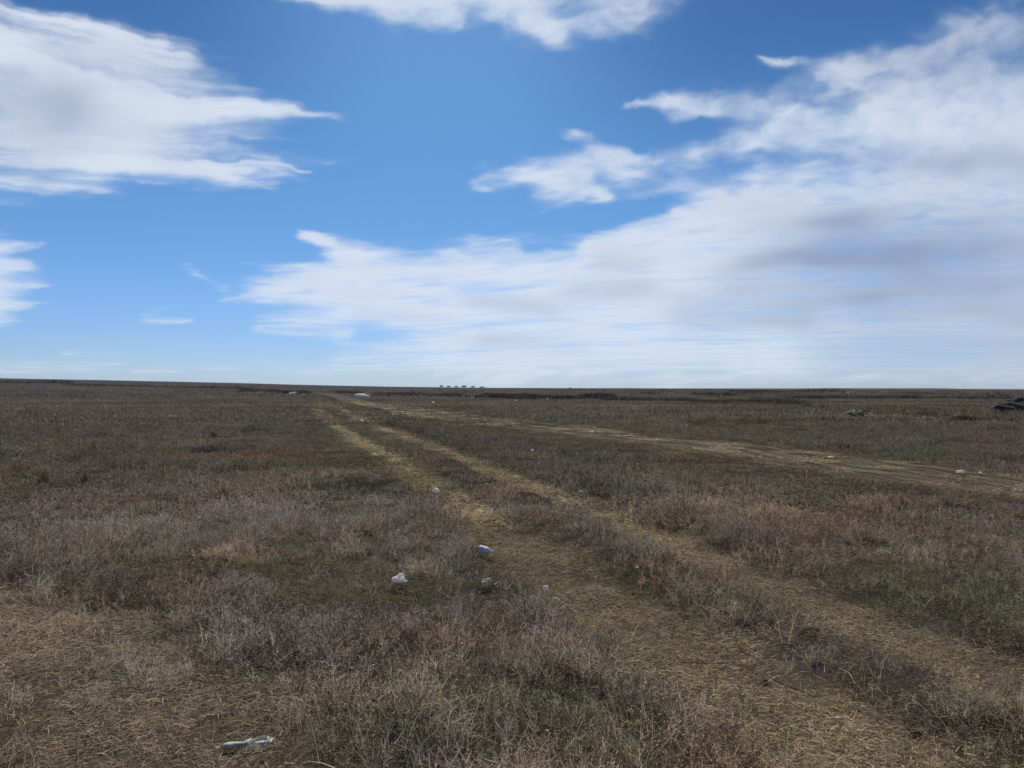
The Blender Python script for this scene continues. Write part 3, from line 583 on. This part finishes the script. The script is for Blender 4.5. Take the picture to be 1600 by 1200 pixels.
MATSOLID = {'dark': solid_plant_mat('dark_brush', (.045, .038, .032)), 'brown': solid_plant_mat('brown_brush', (.20, .13, .09)), 'gold': solid_plant_mat('golden_grass', (.26, .19, .09)),
            'yellow': solid_plant_mat('pale_yellow_grass', (.34, .29, .15)), 'olive': solid_plant_mat('olive_weeds', (.12, .125, .05)), 'grey': solid_plant_mat('grey_brush', (.24, .22, .19))}
def blob(name, mat, size, seed, rough=.35, freq=2.2, sub=4, flat_bottom=True, parent=None, ridged=True):
    bm = bmesh.new(); bmesh.ops.create_icosphere(bm, subdivisions=sub, radius=1.0); V = np.array([v.co[:] for v in bm.verts], np.float32)
    u = V[:, 0] * freq + V[:, 2] * 1.7 * freq + seed * 3.1; w = V[:, 1] * freq - V[:, 2] * 1.3 * freq + seed * 7.7
    n = fbm(u, w, 4, .55) - .5; n2 = np.abs(fbm(u * 1.9 + 9, w * 1.9, 3) - .5) * 2 if ridged else 0
    V = V * (1 + rough * (1.9 * n - .9 * n2))[:, None]
    if flat_bottom: V[:, 2] = np.where(V[:, 2] < -.25, -.25 + (V[:, 2] + .25) * .15, V[:, 2])
    V = V * (np.array(size) / 2)
    for v, c in zip(bm.verts, V): v.co = c
    me = bpy.data.meshes.new(name); bm.to_mesh(me); bm.free(); me.materials.append(mat)
    if not ridged or rough < .3:
        for p in me.polygons: p.use_smooth = True
    o = bpy.data.objects.new(name, me); scene.collection.objects.link(o)
    if parent: o.parent = parent
    return o
def sheet(name, mat, w, d, seed, crease=.12, parent=None, n=14):
    """a scrap of film or paper: a bent, creased sheet with a ragged outline and real thickness"""
    u, v = np.meshgrid(np.linspace(-.5, .5, n), np.linspace(-.5, .5, n)); rag = 1 + .35 * (fbm(np.arctan2(v, u) * 2 + seed, u * 0 + seed, 3) - .5) * 2
    X = u * w * rag; Y = v * d * rag; Z = (fbm(u * 4 + seed, v * 4 + seed * 2, 4) - .35) * crease * 2.2 + np.abs(u * 1.3 + v * .6 + .1) * crease * .8
    V = np.stack([X, Y, np.maximum(Z, .002)], -1).reshape(-1, 3); i, j = np.meshgrid(np.arange(n - 1), np.arange(n - 1)); a = (j * n + i).ravel(); Q = np.stack([a, a + 1, a + n + 1, a + n], 1)
    o = mesh_np(name, V, Q, mat, parent=parent); md = o.modifiers.new('thickness', 'SOLIDIFY'); md.thickness = .0015; return o
def turned(name, mat, prof, seg=20, crush=0.0, seed=0, parent=None, open_=None, flat=1.0):
    """a shell turned round the X axis: prof = [(x, radius)]; open_ = (x0, x1, half angle) leaves a torn hole on top"""
    P = np.array(prof, float); th = np.linspace(0, 2 * math.pi, seg, endpoint=False); xs = P[:, 0]; n = len(P)
    R = P[:, 1][:, None] * (1 + crush * 2 * (fbm(xs[:, None] * 30 + seed + th * 0, np.sin(th)[None] * 1.4 + np.cos(th)[None] + 5, 3) - .5)); V = np.stack([np.repeat(xs[:, None], seg, 1), R * np.cos(th), R * np.sin(th) * flat], -1)
    V[..., 1] += (fbm(xs * 9 + seed, xs * 0, 2) - .5)[:, None] * crush * .05; Q = []
    for i in range(n - 1):
        for j in range(seg):
            a = (th[j] + math.pi / seg - math.pi / 2 + math.pi) % (2 * math.pi) - math.pi; xm = (xs[i] + xs[i + 1]) / 2
            if open_ and open_[0] < xm < open_[1] and abs(a) < open_[2] * (.75 + .5 * float(fbm(np.array([xm * 60 + seed]), np.array([1.0]), 2)[0])): continue
            Q.append([i * seg + j, i * seg + (j + 1) % seg, (i + 1) * seg + (j + 1) % seg, (i + 1) * seg + j])
    o = mesh_np(name, V.reshape(-1, 3), Q, mat, shade=True, parent=parent); md = o.modifiers.new('wall', 'SOLIDIFY'); md.thickness = .0012; return o
def empty(name, loc, rz=0.0):
    e = bpy.data.objects.new(name, None); e.empty_display_size = .1; scene.collection.objects.link(e); e.location = loc; e.rotation_euler = (0, 0, rz); return e
def stick(name, mat, a, b, r, seed=0, parent=None, seg=6, K=9, bow=.06):
    a, b = Vector(a), Vector(b); L = (b - a).length; ax = (b - a).normalized(); s = ax.cross(Vector((0, 0, 1))).normalized() if abs(ax.z) < .95 else Vector((1, 0, 0)); u = s.cross(ax); V, Q = [], []
    for k in range(K):
        t = k / (K - 1); c = a.lerp(b, t) + s * (math.sin(t * 5 + seed) * bow * L) + u * (math.sin(t * 3.1 + seed * 2) * bow * .6 * L); rr = r * (1 - .6 * t)
        V += [tuple(c + (s * math.cos(q) + u * math.sin(q)) * rr) for q in [6.2832 * j / seg for j in range(seg)]]
    for k in range(K - 1):
        for j in range(seg): Q.append([k * seg + j, k * seg + (j + 1) % seg, (k + 1) * seg + (j + 1) % seg, (k + 1) * seg + j])
    return mesh_np(name, V, Q, mat, shade=True, parent=parent)
def put(o, px, py, label, cat, group=None, lift=0.0, rz=0.0):
    p = at(px, py); o.location = (p.x, p.y, p.z + lift); o.rotation_euler = (0, 0, rz); tag(o, label, cat, group); return p
def m_at(px, py): return at(px, py).y / F        # metres per photograph pixel there

BAGS = [
('plastic_bag', 624, 921, 20, 13, 'white', 'largest crumpled white plastic bag, caught in the weeds left of the bluish bottle', 'plastic bag', 11, .55),
 ('plastic_bag', 760, 922, 15, 9, 'paper', 'dusty white crumpled bag straight below the bluish bottle', 'plastic bag', 12, .55),
 ('plastic_bag', 681, 767, 11, 7.5, 'white', 'smooth bright white balled up bag on the left rut', 'plastic bag', 13, .28),
 ('plastic_bag', 584.5, 711, 8, 5, 'white', 'white balled up bag at the left edge of the far left rut', 'plastic bag', 14, .35),
 ('plastic_bag', 643.5, 716.5, 3, 3, 'blue', 'tiny bluish bag sitting just above the pale flat scrap in the left rut', 'plastic bag', 15, .4),
 ('plastic_bag', 677, 631, 4.5, 3, 'white', 'small white bag alone in the far field beyond the right hand dirt road', 'plastic bag', 16, .35),
 ('plastic_bag', 566, 658, 5, 3, 'white', 'small white bag at the far end of the right rut', 'plastic bag', 17, .4),
 ('plastic_bag', 537, 681, 4, 3, 'paper', 'small pale bag on the left rut where it narrows', 'plastic bag', 18, .4),
 ('plastic_bag', 1501, 736, 11, 4.5, 'white', 'flattened white bag on the far verge of the dirt road at the right', 'plastic bag', 19, .4),
 ('plastic_bag', 1298, 712, 9, 3, 'white', 'low white bag on the far verge in the middle of the dirt road', 'plastic bag', 20, .4),
 ('plastic_bag', 268, 654, 12, 3.5, 'paper', 'flat whitish bag in the open field on the left', 'plastic bag', 21, .5),
 ('plastic_bag', 929, 670, 3.6, 3, 'paper', 'upper of two little pale bags beyond the dirt road near the middle', 'plastic bag', 22, .4),
 ('plastic_bag', 925, 676, 4.5, 3, 'white', 'lower of two little pale bags by the dirt road near the middle', 'plastic bag', 23, .4),
 ('plastic_bag', 908, 770, 7, 5, 'paper', 'pale pinkish bag beside the right rut', 'plastic bag', 24, .45),
 ('plastic_bag', 1547, 650, 5, 4, 'paper', 'small whitish bag at the foot of the big dark mound', 'plastic bag', 25, .45),
 ('plastic_bag', 832, 707, 5, 2.5, 'white', 'tiny white bag in the heath between the ruts and the road', 'plastic bag', 26, .45),
 ('plastic_bag', 1531, 737.5, 5, 2, 'white', 'tiny white bag on the verge just right of the flattened one', 'plastic bag', 27, .45),
 ('plastic_bag', 926, 652, 4, 1.6, 'white', 'tiny white bag far out in the field beyond the two pale bags', 'plastic bag', 28, .45),
 ('plastic_bag', 459, 616.5, 13, 3.2, 'white', 'widest white bag heap below the dark brush line on the left', 'plastic bag', 29, .5),
 ('plastic_bag', 473, 617.5, 6, 1.8, 'white', 'small white bag right of the widest heap below the brush line', 'plastic bag', 30, .5),
 ('plastic_bag', 440, 615.5, 6, 1.8, 'paper', 'greyish bag left of the widest heap below the brush line', 'plastic bag', 31, .5),
 ('plastic_bag', 408, 614.0, 5, 1.8, 'paper', 'greyish bag at the left end of the far brush line', 'plastic bag', 32, .5),
 ('plastic_bag', 806, 627.0, 5, 1.8, 'paper', 'greyish bag among dark clods below the middle brush line', 'plastic bag', 33, .5),
 ('plastic_bag', 1083, 624.0, 4, 3.0, 'rust', 'tiny pinkish bag in the far field right of the middle', 'plastic bag', 34, .5),
 ('plastic_bag', 1325, 613.8, 5, 1.2, 'white', 'faint white bag on the far plain right of the bank', 'plastic bag', 35, .5),
 ('plastic_bag', 1429, 615.6, 4, 1.2, 'white', 'faint white bag on the far plain near the right end', 'plastic bag', 36, .5),
 ('plastic_bag', 995, 895.5, 6, 4, 'paper', 'small cream coloured bag at the edge of the strip between the ruts', 'plastic bag', 37, .45),
]
def hold_down():
    for b in BAGS:
        if b[2] > 640: p = at(b[1], b[2]); KEEP.append((p.x, p.y, max(.10, b[3] * m_at(b[1], b[2]) * .8)))
    for (px, py, rad) in ((390, 1156, .14), (762, 868, .12), (678, 757, .1), (641, 723, .15), (852, 921, .08), (778, 918, .08),): p = at(px, py); KEEP.append((p.x, p.y, rad))

def build_litter():
    # the crushed bottle in the left foreground
    k = m_at(390, 1155); e = empty('crushed_bottle', at(390, 1154) + Vector((0, 0, .030)), .22); e.rotation_euler = (0, 0, .20); tag(e, 'torn flattened cloudy plastic bottle lying in straw at the lower left', 'bottle', 'discarded bottles')
    turned('body', M['clear'], [(-.118, .006), (-.112, .013), (-.100, .017), (-.08, .018), (-.055, .017), (-.03, .015), (-.012, .021), (.01, .029), (.03, .034), (.05, .037), (.07, .037), (.085, .033), (.093, .022), (.094, .008)], 26, .22, 3, e, (.012, .082, .95), .85)
    c = turned('cap', M['cap'], [(-.146, .002), (-.145, .010), (-.132, .0105), (-.128, .0105), (-.127, .003)], 16, 0, 0, e); c.location = (0, .002, -.012)
    sheet('torn_flap', M['white'], .05, .035, 4, .006, e).location = (.082, .012, .002)
    # the bluish bottle right of the middle
    e = empty('plastic_bottle', at(759, 868) + Vector((0, 0, .075)), -.55); e.rotation_euler = (0, .10, -.5); tag(e, 'bluish white plastic bottle lying on its side in the weeds beside the left rut', 'bottle', 'discarded bottles')
    turned('body', M['blue'], [(-.070, .001), (-.070, .012), (-.064, .015), (-.072, .022), (-.068, .034), (-.058, .037), (-.03, .036), (-.022, .034), (-.014, .036), (.01, .035), (.03, .029), (.048, .019), (.058, .013), (.072, .012)], 26, .10, 8, e)
    turned('cap', M['white'], [(.070, .0145), (.084, .0145), (.085, .002)], 16, 0, 0, e)
    # crumpled bags and lumps: px, py (foot), width and height in photo pixels
    rows = BAGS
    for (nm, px, py, w, h, mt, lab, cat, seed, rough) in rows:
        k = m_at(px, py); ww = w * k; hh = h * k; o = blob(nm, M[mt], (ww * 1.02, ww * 1.15, hh * (1.5 if py < 850 else 1.3)), seed, rough, 1.6, 4 if w > 9 else 3)
        put(o, px, py, lab, cat, 'white plastic bags strewn over the steppe', lift=hh * .45 + (.05 if py > 850 else .035), rz=seed * .7)
    # flat scraps
    for (px, py, w, mt, lab, seed) in [(678, 756, 8, 'paper', 'pale flat paper scrap right behind the smooth white ball on the left rut', 3), (641.5, 723, 7.5, 'paper', 'cream flat paper scrap at the right edge of the left rut', 5),
                                 (852, 921, 9, 'white', 'small square white scrap standing in the weeds in the middle', 7), (572, 699.5, 5, 'paper', 'thin whitish scrap near the narrow part of the left rut', 9), (550, 654, 7, 'paper', 'faint pale scrap at the far end of the right rut', 13),
                                 (143, 1133, 22, 'wood', 'grey film scrap half hidden in the straw at the lower left corner', 15), (855, 1150, 5, 'paper', 'tiny pale scrap in the weeds below the middle', 17)]:
        k = m_at(px, py); o = sheet('paper_scrap', M[mt], w * k, w * k * .8, seed, w * k * .25); put(o, px, py, lab, 'scrap', 'flat scraps of litter', lift=.03 if (py > 800 and px > 200) else .012, rz=seed * .9)
        if seed == 7: o.rotation_euler = (1.1, 0, .2); o.location.z += .06
    # the large white sheet pile far down the track
    k = m_at(565, 620); e = empty('white_tarpaulin', at(565, 619.8)); tag(e, 'long white tarpaulin heaped beyond the junction of the tracks', 'tarpaulin')
    o = blob('sheet', M['white'], (25 * k, 13 * k, 8 * k), 41, .30, 1.1, 4, True, e, False); o.location = (0, 0, .8 * k); o = blob('folded_end', M['paper'], (8 * k, 7 * k, 8 * k), 42, .3, 1.5, 3, True, e, False); o.location = (-8.0 * k, -.8 * k, 1.0 * k)
    k = m_at(855, 627); e = empty('orange_sack', at(855, 627)); tag(e, 'bright orange sack with a pale fold before the middle brush line', 'sack')
    o = blob('sack_body', M['orange'], (8.4 * k, 8 * k, 9.0 * k), 43, .35, 1.4, 3, True, e); o.location = (0, 0, .9 * k); o = blob('pale_fold', M['paper'], (3 * k, 2.4 * k, 2.6 * k), 44, .35, 1.4, 2, True, e); o.location = (-.2 * k, -2.6 * k, 4.2 * k)
    k = m_at(967, 628); e = empty('marker_post', at(967, 628)); tag(e, 'thin white marker post standing at the right part of the middle brush line', 'post')
    stick('post', M['paper'], (0, 0, -.1), (0, 0, 8.0 * k), .5 * k, 0, e, bow=.0); stick('crosspiece', M['wood'], (-1.2 * k, 0, 1.2 * k), (-3.6 * k, 0, .6 * k), .3 * k, 1, e)
    # stones
    for i, (px, py, w, lab) in enumerate([(1142, 1044, 7, 'small pale stone in the left rut, nearest to the thin dark stick'), (1251, 916, 7, 'grey stone at the near side of the right rut, upper of two'), (1319, 947.5, 6, 'whitish stone on the right rut, lower of two'),
                                         (1308, 1102, 9, 'flat pale stone on the wide bare ground at the lower right'), (1565, 1082, 6, 'small light stone near the right frame edge'), (243, 1196 - 8, 6, 'white pebble at the bottom left')]):
        k = m_at(px, py); o = blob('stone', M['stone'], (w * k, w * k * .8, w * k * .62), 60 + i, .22, 1.2, 3, True, None, False); put(o, px, py, lab, 'stone', 'pale stones on the tracks', lift=w * k * .15 + .012, rz=i)
    # dark clods
    for i, (px, py, w, h, lab) in enumerate([(1266, 990, 30, 11, 'black burnt clump in the strip between the ruts'), (1192, 1045, 26, 7, 'dark low clod on the left rut beside the pale stone'), (1425, 1122, 34, 9, 'dark hollow clump in the weeds at the lower right'),
                                            (1080, 852 - 62, 12, 4, 'small dark clod in the heath above the right rut'), (836, 626, 8, 4, 'dark clod right of the greyish bag at the brush line'), (770, 832, 10, 5, 'dark clod at the edge of the left rut')]):
        k = m_at(px, py); o = blob('earth_clod', M['char'], (w * k, w * k * .6, h * k * 1.3), 80 + i, .6, 2.6, 4); put(o, px, py, lab, 'clod', 'dark clods', lift=h * k * .28, rz=i)
    # sticks
    for i, (a, b, r, mt, lab) in enumerate([((1065, 1024), (1160, 1031), .0035, 'darkwood', 'long thin dark stick lying across the left rut'), ((1210, 1052), (1270, 1075), .004, 'darkwood', 'short dark stick on the bare ground right of the rut clod'), ((771, 921), (783, 914), .007, 'wood', 'short bleached stick beside the dusty white bag'),
                                           ((1310, 1048), (1340, 1070), .003, 'wood', 'bleached stick between the ruts at the right'), ((1068, 671), (1078, 674), .06, 'darkwood', 'thick dark branch stub left of the green patch')]):
        p, q = at(*a), at(*b); c = (p + q) / 2; o = stick('fallen_stick', M[mt], p - c, q - c, r, i); o.location = c + Vector((0, 0, r + (.035 if i < 4 else .05))); tag(o, lab, 'stick', 'fallen sticks')
    log('litter')
def shrub(name, mk, px, py, w, h, label, cat, n=160, group=None, seed=0, grassy=False, nb=8):
    k = m_at(px, py); W, Hh = w * k, h * k; s = RS.get_state(); RS.seed(900 + seed); wd = max(.004, .45 * k)
    v, q, a, hh = grass(n * 4, W * .42, Hh * .5, Hh * 1.1, wd, (45, 88), .25) if grassy else bush(n, W / 2, Hh, wd, nb); RS.set_state(s)
    o = mesh_np(name, v, q, MATSOLID[mk], {'var': a}); put(o, px, py, label, cat, group); return o
def build_plants_and_mounds():
    g = 'peaked heaps on the horizon'
    names = ['leftmost of the six small dark heaps on the horizon', 'second from left of the six dark heaps on the horizon', 'third from left of the six dark heaps on the horizon, lower than the next', 'fourth from left and tallest of the six heaps on the horizon', 'fifth from left of the six dark heaps on the horizon', 'rightmost of the six small dark heaps on the horizon']
    for i, (px, w, h) in enumerate([(689.5, 5.5, 4.4), (701, 6.5, 3.6), (713, 5.5, 3.4), (725, 7.5, 4.6), (739, 6.5, 3.7), (753, 8, 3.0)]):
        y = 880.0; x = (px - 800) / F * y; k = y / F; z = float(H(np.array([x]), np.array([y]))[0]); o = blob('hay_heap', M['hay'], (w * k, 5 * k, h * k * .95), 120 + i, .22, 1.3, 3, True, None, False)
        me = o.data
        for v in me.vertices:
            t = max(0, v.co.z / (h * k * .75)); v.co.x *= 1.15 - .65 * t; v.co.y *= 1.15 - .65 * t
        o.location = (x, y, z + .3 * h * k); tag(o, names[i], 'heap', g)
    # big dark mound at the right edge
    k = m_at(1590, 652); e = empty('earth_mound', at(1592, 651)); tag(e, 'big dark overgrown earth mound at the right edge', 'mound')
    o = blob('heap', M['soil'], (118 * k, 70 * k, 60 * k), 131, .24, 3.0, 5, True, e, False); o.location = (0, 0, -.02); RS_ = RS.get_state(); RS.seed(77)
    n = 900; a = RS.rand(n) * 6.283; q = np.sqrt(RS.rand(n)); x = q * np.cos(a) * 50 * k; y = q * np.sin(a) * 33 * k; z = 27 * k * np.sqrt(np.clip(1 - (x / (54 * k)) ** 2 - (y / (35 * k)) ** 2, 0, 1)) - .02
    b = np.stack([x, y, z], 1); d = dirs(n, 30, 85); L = (.05 + .16 * RS.rand(n))[:, None]; tp = b + d * L; v_, q_, a_, h_ = ribbons(b, tp, (b + tp) / 2 + RS.randn(n, 3) * .02, np.full(n, .016), .4, 2); RS.set_state(RS_)
    mesh_np('dead_weeds', v_, q_, MATSOLID['dark'], {'var': a_}, parent=e)
    e = empty('rubble_mound', at(1341, 652)); k = m_at(1341, 652); tag(e, 'low greenish rubble mound with pale chips in the right distance', 'mound')
    o = blob('heap', plain('mossy_rubble', (.25, .225, .14), 1.0, 0, .5, 4, .8), (44 * k, 46 * k, 26 * k), 133, .30, 2.2, 5, True, e); o.location = (0, 0, 0)
    for i, (dx, dz) in enumerate([(0, 12.5), (12, 7.5), (-9, 9)]): blob('pale_chip', M['stone'], (3.4 * k, 2.4 * k, 2 * k), 140 + i, .3, 1.5, 2, False, e).location = (dx * k, -12 * k, (dz - 3) * k)
    blob('dark_slab', M['char'], (6 * k, 4 * k, 3 * k), 144, .3, 1.5, 3, False, e).location = (5.5 * k, -6 * k, 10 * k)
    # fallen brushwood on the far bank
    k = m_at(1008, 617); e = empty('brush_pile', at(1010, 616.8)); tag(e, 'dark pile of brushwood with one branch sticking up on the far plain', 'brush pile'); s = RS.get_state(); RS.seed(5)
    v, q, a, hh = bush(150, 22 * k, 4.5 * k, .3 * k, 8); mesh_np('brushwood', v, q, MATSOLID['dark'], {'var': a}, parent=e); RS.set_state(s)
    stick('branch', M['darkwood'], (4 * k, 0, 2 * k), (14 * k, 0, 8.2 * k), .7 * k, 3, e); stick('branch', M['darkwood'], (-12 * k, 0, 1 * k), (-24 * k, 0, 3 * k), .6 * k, 4, e)
    P = [('dry_shrub', 'dark', 1508, 659, 58, 9, 'wide low black brush in a hollow left of the big mound', 190, 1), ('dry_shrub', 'brown', 333, 685, 20, 13, 'round brown tumbleweed bush alone in the left field', 60, 2),
         ('dry_shrub', 'brown', 318, 686, 12, 5, 'low pale bush touching the left of the round tumbleweed', 40, 3), ('dry_shrub', 'grey', 122, 668, 16, 6, 'grey low bush in the left field, lowest of three', 50, 4),
         ('dry_shrub', 'brown', 60, 678 - 10, 18, 8, 'brownish low bush near the left frame edge', 50, 5), ('dry_shrub', 'dark', 1135, 619, 10, 5, 'dark single shrub with a stub on the far bank', 40, 6),
         ('dry_shrub', 'dark', 891, 609, 8, 3.4, 'leftmost of four tiny dark shrubs just under the skyline', 30, 7), ('dry_shrub', 'dark', 908, 610.8, 6, 3.0, 'second of four tiny dark shrubs just under the skyline', 30, 8), ('dry_shrub', 'dark', 927, 611.2, 6, 3.0, 'third of four tiny dark shrubs just under the skyline', 30, 9), ('dry_shrub', 'dark', 943, 611.4, 7, 2.2, 'rightmost of four tiny dark shrubs just under the skyline', 30, 10),
         ('dry_shrub', 'dark', 1262, 637, 22, 5, 'dark low shrub left of the greenish rubble mound', 70, 11), ('dry_shrub', 'dark', 1285, 639, 16, 6, 'dark rounder shrub nearest the rubble mound', 60, 12),
         ('dry_shrub', 'grey', 1300, 678, 26, 5, 'grey low shrub behind the dirt road, left of two pale ones', 70, 13), ('dry_shrub', 'brown', 1375, 688, 18, 5, 'brown low shrub behind the dirt road in the right field', 60, 14), ('dry_shrub', 'dark', 1465, 694.5, 14, 5, 'dark small shrub touching the pale yellow grass clump', 50, 15),
         ('dry_shrub', 'dark', 1588, 688, 20, 6, 'dark small shrub at the right frame edge below the mound', 50, 16), ('dry_shrub', 'dark', 1180, 645 - 22, 14, 3, 'dark shrub on the plain at the right of the brush line', 50, 17)]
    for (nm, mk, px, py, w, h, lab, n, sd_) in P: shrub(nm, mk, px, py, w, h, lab, 'shrub', n, 'lone dry shrubs', sd_)
    for (px, py, w, h, mk, lab, sd_) in [(1483, 695, 18, 6, 'yellow', 'pale yellow grass clump alone in the right field', 31), (1520, 656, 44, 12, 'gold', 'golden brown grass clump rising behind the black brush', 32), (1295, 658, 40, 6, 'gold', 'ochre grass clump on the bank beside the side track', 33),
                                         (1375, 640, 26, 6, 'gold', 'ochre grass clump right of the rubble mound', 34), (590, 752, 30, 9, 'grey', 'whitish grass tussock beside the left rut', 35), (385, 884, 36, 20, 'yellow', 'pinkish pale tall grass tussock at the centre left', 36)]:
        shrub('grass_tussock', mk, px, py, w, h, lab, 'tussock', 70, 'grass tussocks', sd_, True)
    log('plants')
def build_thickets():
    D1 = (.060, .052, .045); D2 = (.085, .07, .058)
    rows = [('far_thicket', 'dark brush line far off on the left above the white bags', [(372, 611), (430, 614), (476, 616.5)], 520, .95, 1.6, D1), ('far_thicket', 'dark brush line at the left frame edge under the skyline', [(-80, 598.5), (0, 599), (100, 599.5)], 420, 1.5, 6, (.075, .075, .058)),
            ('far_thicket', 'reddish dark brush line on the left slope', [(105, 602), (190, 604), (300, 606.5), (400, 608.5)], 520, .9, 4, (.07, .052, .045)), ('far_thicket', 'dark purple brush line in the middle distance left of centre', [(600, 618), (655, 619), (720, 621.5)], 420, .75, 2.5, (.075, .055, .052)),
            ('far_thicket', 'dark brush line in the middle of the plain', [(745, 621.5), (800, 622.5), (900, 624), (960, 625)], 620, .85, 1.8, D1), ('far_thicket', 'brown black brush line continuing to the right', [(940, 626), (1040, 627.5), (1110, 630), (1160, 629), (1250, 632)], 900, .62, 1.6, D2),
            ('far_thicket', 'brown brush on the far bank right of centre', [(1090, 617), (1145, 618.5)], 120, .7, 1.5, D1), ('far_thicket', 'low brush along the straight bank on the right', [(1222, 622.5), (1400, 622.8), (1600, 623.5), (1700, 624)], 1200, .52, 1.0, D1),
            ('far_thicket', 'tan reeds and weeds round the hollow on the right', [(1390, 648), (1440, 650), (1500, 652), (1560, 655)], 620, .50, 2.0, (.215, .175, .115)), ('far_thicket', 'reddish brown weeds behind the side track', [(1060, 664), (1160, 662), (1260, 658), (1330, 659)], 480, .28, .9, (.17, .12, .085)),
            ('far_thicket', 'brown weeds in front of the far tarpaulin', [(530, 614), (560, 616)], 120, .8, 2, D1), ('far_thicket', 'purple brown weeds right of the tarpaulin', [(585, 617.5), (650, 618.5)], 180, .7, 3, (.11, .085, .08)),
            ('far_thicket', 'dark brush along the far bank under the skyline on the right', [(1150, 615.2), (1240, 613.8), (1316, 613)], 420, 1.0, 4, D1), ('far_thicket', 'faint dark brush running down to the right edge', [(1400, 614), (1450, 616), (1550, 619.5)], 520, .55, 4, D2)]
    for nm, lab, line, n, h, w, c in rows: thicket(nm, lab, line, n, h, w, c)
    log('thickets')

# ------------------------------------------------------------------ clouds: a thin high sheet, 24 km off, whose density and painted shade vary
def build_clouds():
    az = np.radians(np.linspace(-52, 52, 1180)); el = np.radians(np.linspace(-.15, 33.5, 640)); A, E = np.meshgrid(az, el)
    u = np.tan(A); v = np.tan(E) / np.cos(A); X = 800 + F * u; Y = 609 - F * v
    d, th = clouds(X.astype(np.float32), Y.astype(np.float32)); fade = (smooth(-52, -46, np.degrees(A)) * (1 - smooth(46, 52, np.degrees(A))) * (1 - smooth(30, 33.4, np.degrees(E)))).astype(np.float32); d = (d ** 1.42) * fade
    R = 24000.0; V = np.stack([R * np.cos(E) * np.sin(A), R * np.cos(E) * np.cos(A), R * np.sin(E) + EYE], -1).reshape(-1, 3); n = A.shape[1]
    i, j = np.meshgrid(np.arange(n - 1), np.arange(A.shape[0] - 1)); a = (j * n + i).ravel(); Q = np.stack([a, a + 1, a + n + 1, a + n], 1)
    keep = (d.ravel()[Q].max(1) > .004); Q = Q[keep]
    t = NT('cloud_vapour'); dn = t.attr('dens'); cloud_shade = t.attr('thick')
    col = t.mix(cloud_shade, rgb(*CLOUD_LIT), rgb(*CLOUD_SHADED)); em = t.n('ShaderNodeEmission', i_Color=col); em.inputs['Strength'].default_value = 1.0  # cloud light is emitted; thick attribute mixes in the painted grey shade
    tr = t.n('ShaderNodeBsdfTransparent'); ms = t.n('ShaderNodeMixShader', i_0=dn); t.put(ms.inputs[1], tr); t.put(ms.inputs[2], em); t.put(t.out.inputs[0], ms)
    try: t.m.cycles.emission_sampling = 'NONE'
    except Exception as ex: print(ex)
    o = mesh_np('clouds', V, Q, t.m, {'dens': d.ravel(), 'thick': th.ravel()}, shade=True); tag(o, 'streaky white cirrus sheet across the blue sky', None, None, 'structure'); log('clouds', len(Q))
CLOUD_LIT = (.72, .79, .90); CLOUD_SHADED = (.29, .37, .53)

def build_haze():
    x = 14300.0; z0, z1 = -3.0, 19.0; V = [(sx * x, sy * x, z) for z in (z0, z1) for sx, sy in ((-1, -1), (1, -1), (1, 1), (-1, 1))]
    Q = [(3, 2, 1, 0), (4, 5, 6, 7), (0, 1, 5, 4), (1, 2, 6, 5), (2, 3, 7, 6), (3, 0, 4, 7)]
    t = NT('thin_haze'); pv = t.n('ShaderNodeVolumePrincipled'); pv.inputs['Density'].default_value = 1.1e-4; pv.inputs['Color'].default_value = (.80, .88, 1.0, 1); pv.inputs['Anisotropy'].default_value = .2
    t.put(t.out.inputs['Volume'], pv); tag(mesh_np('haze', V, Q, t.m), 'thin pale haze over the far plain', None, None, 'stuff')
build_ground()
build_haze()
build_clouds()
hold_down()
build_cover()
build_thickets()
build_plants_and_mounds()
build_litter()
log('done')
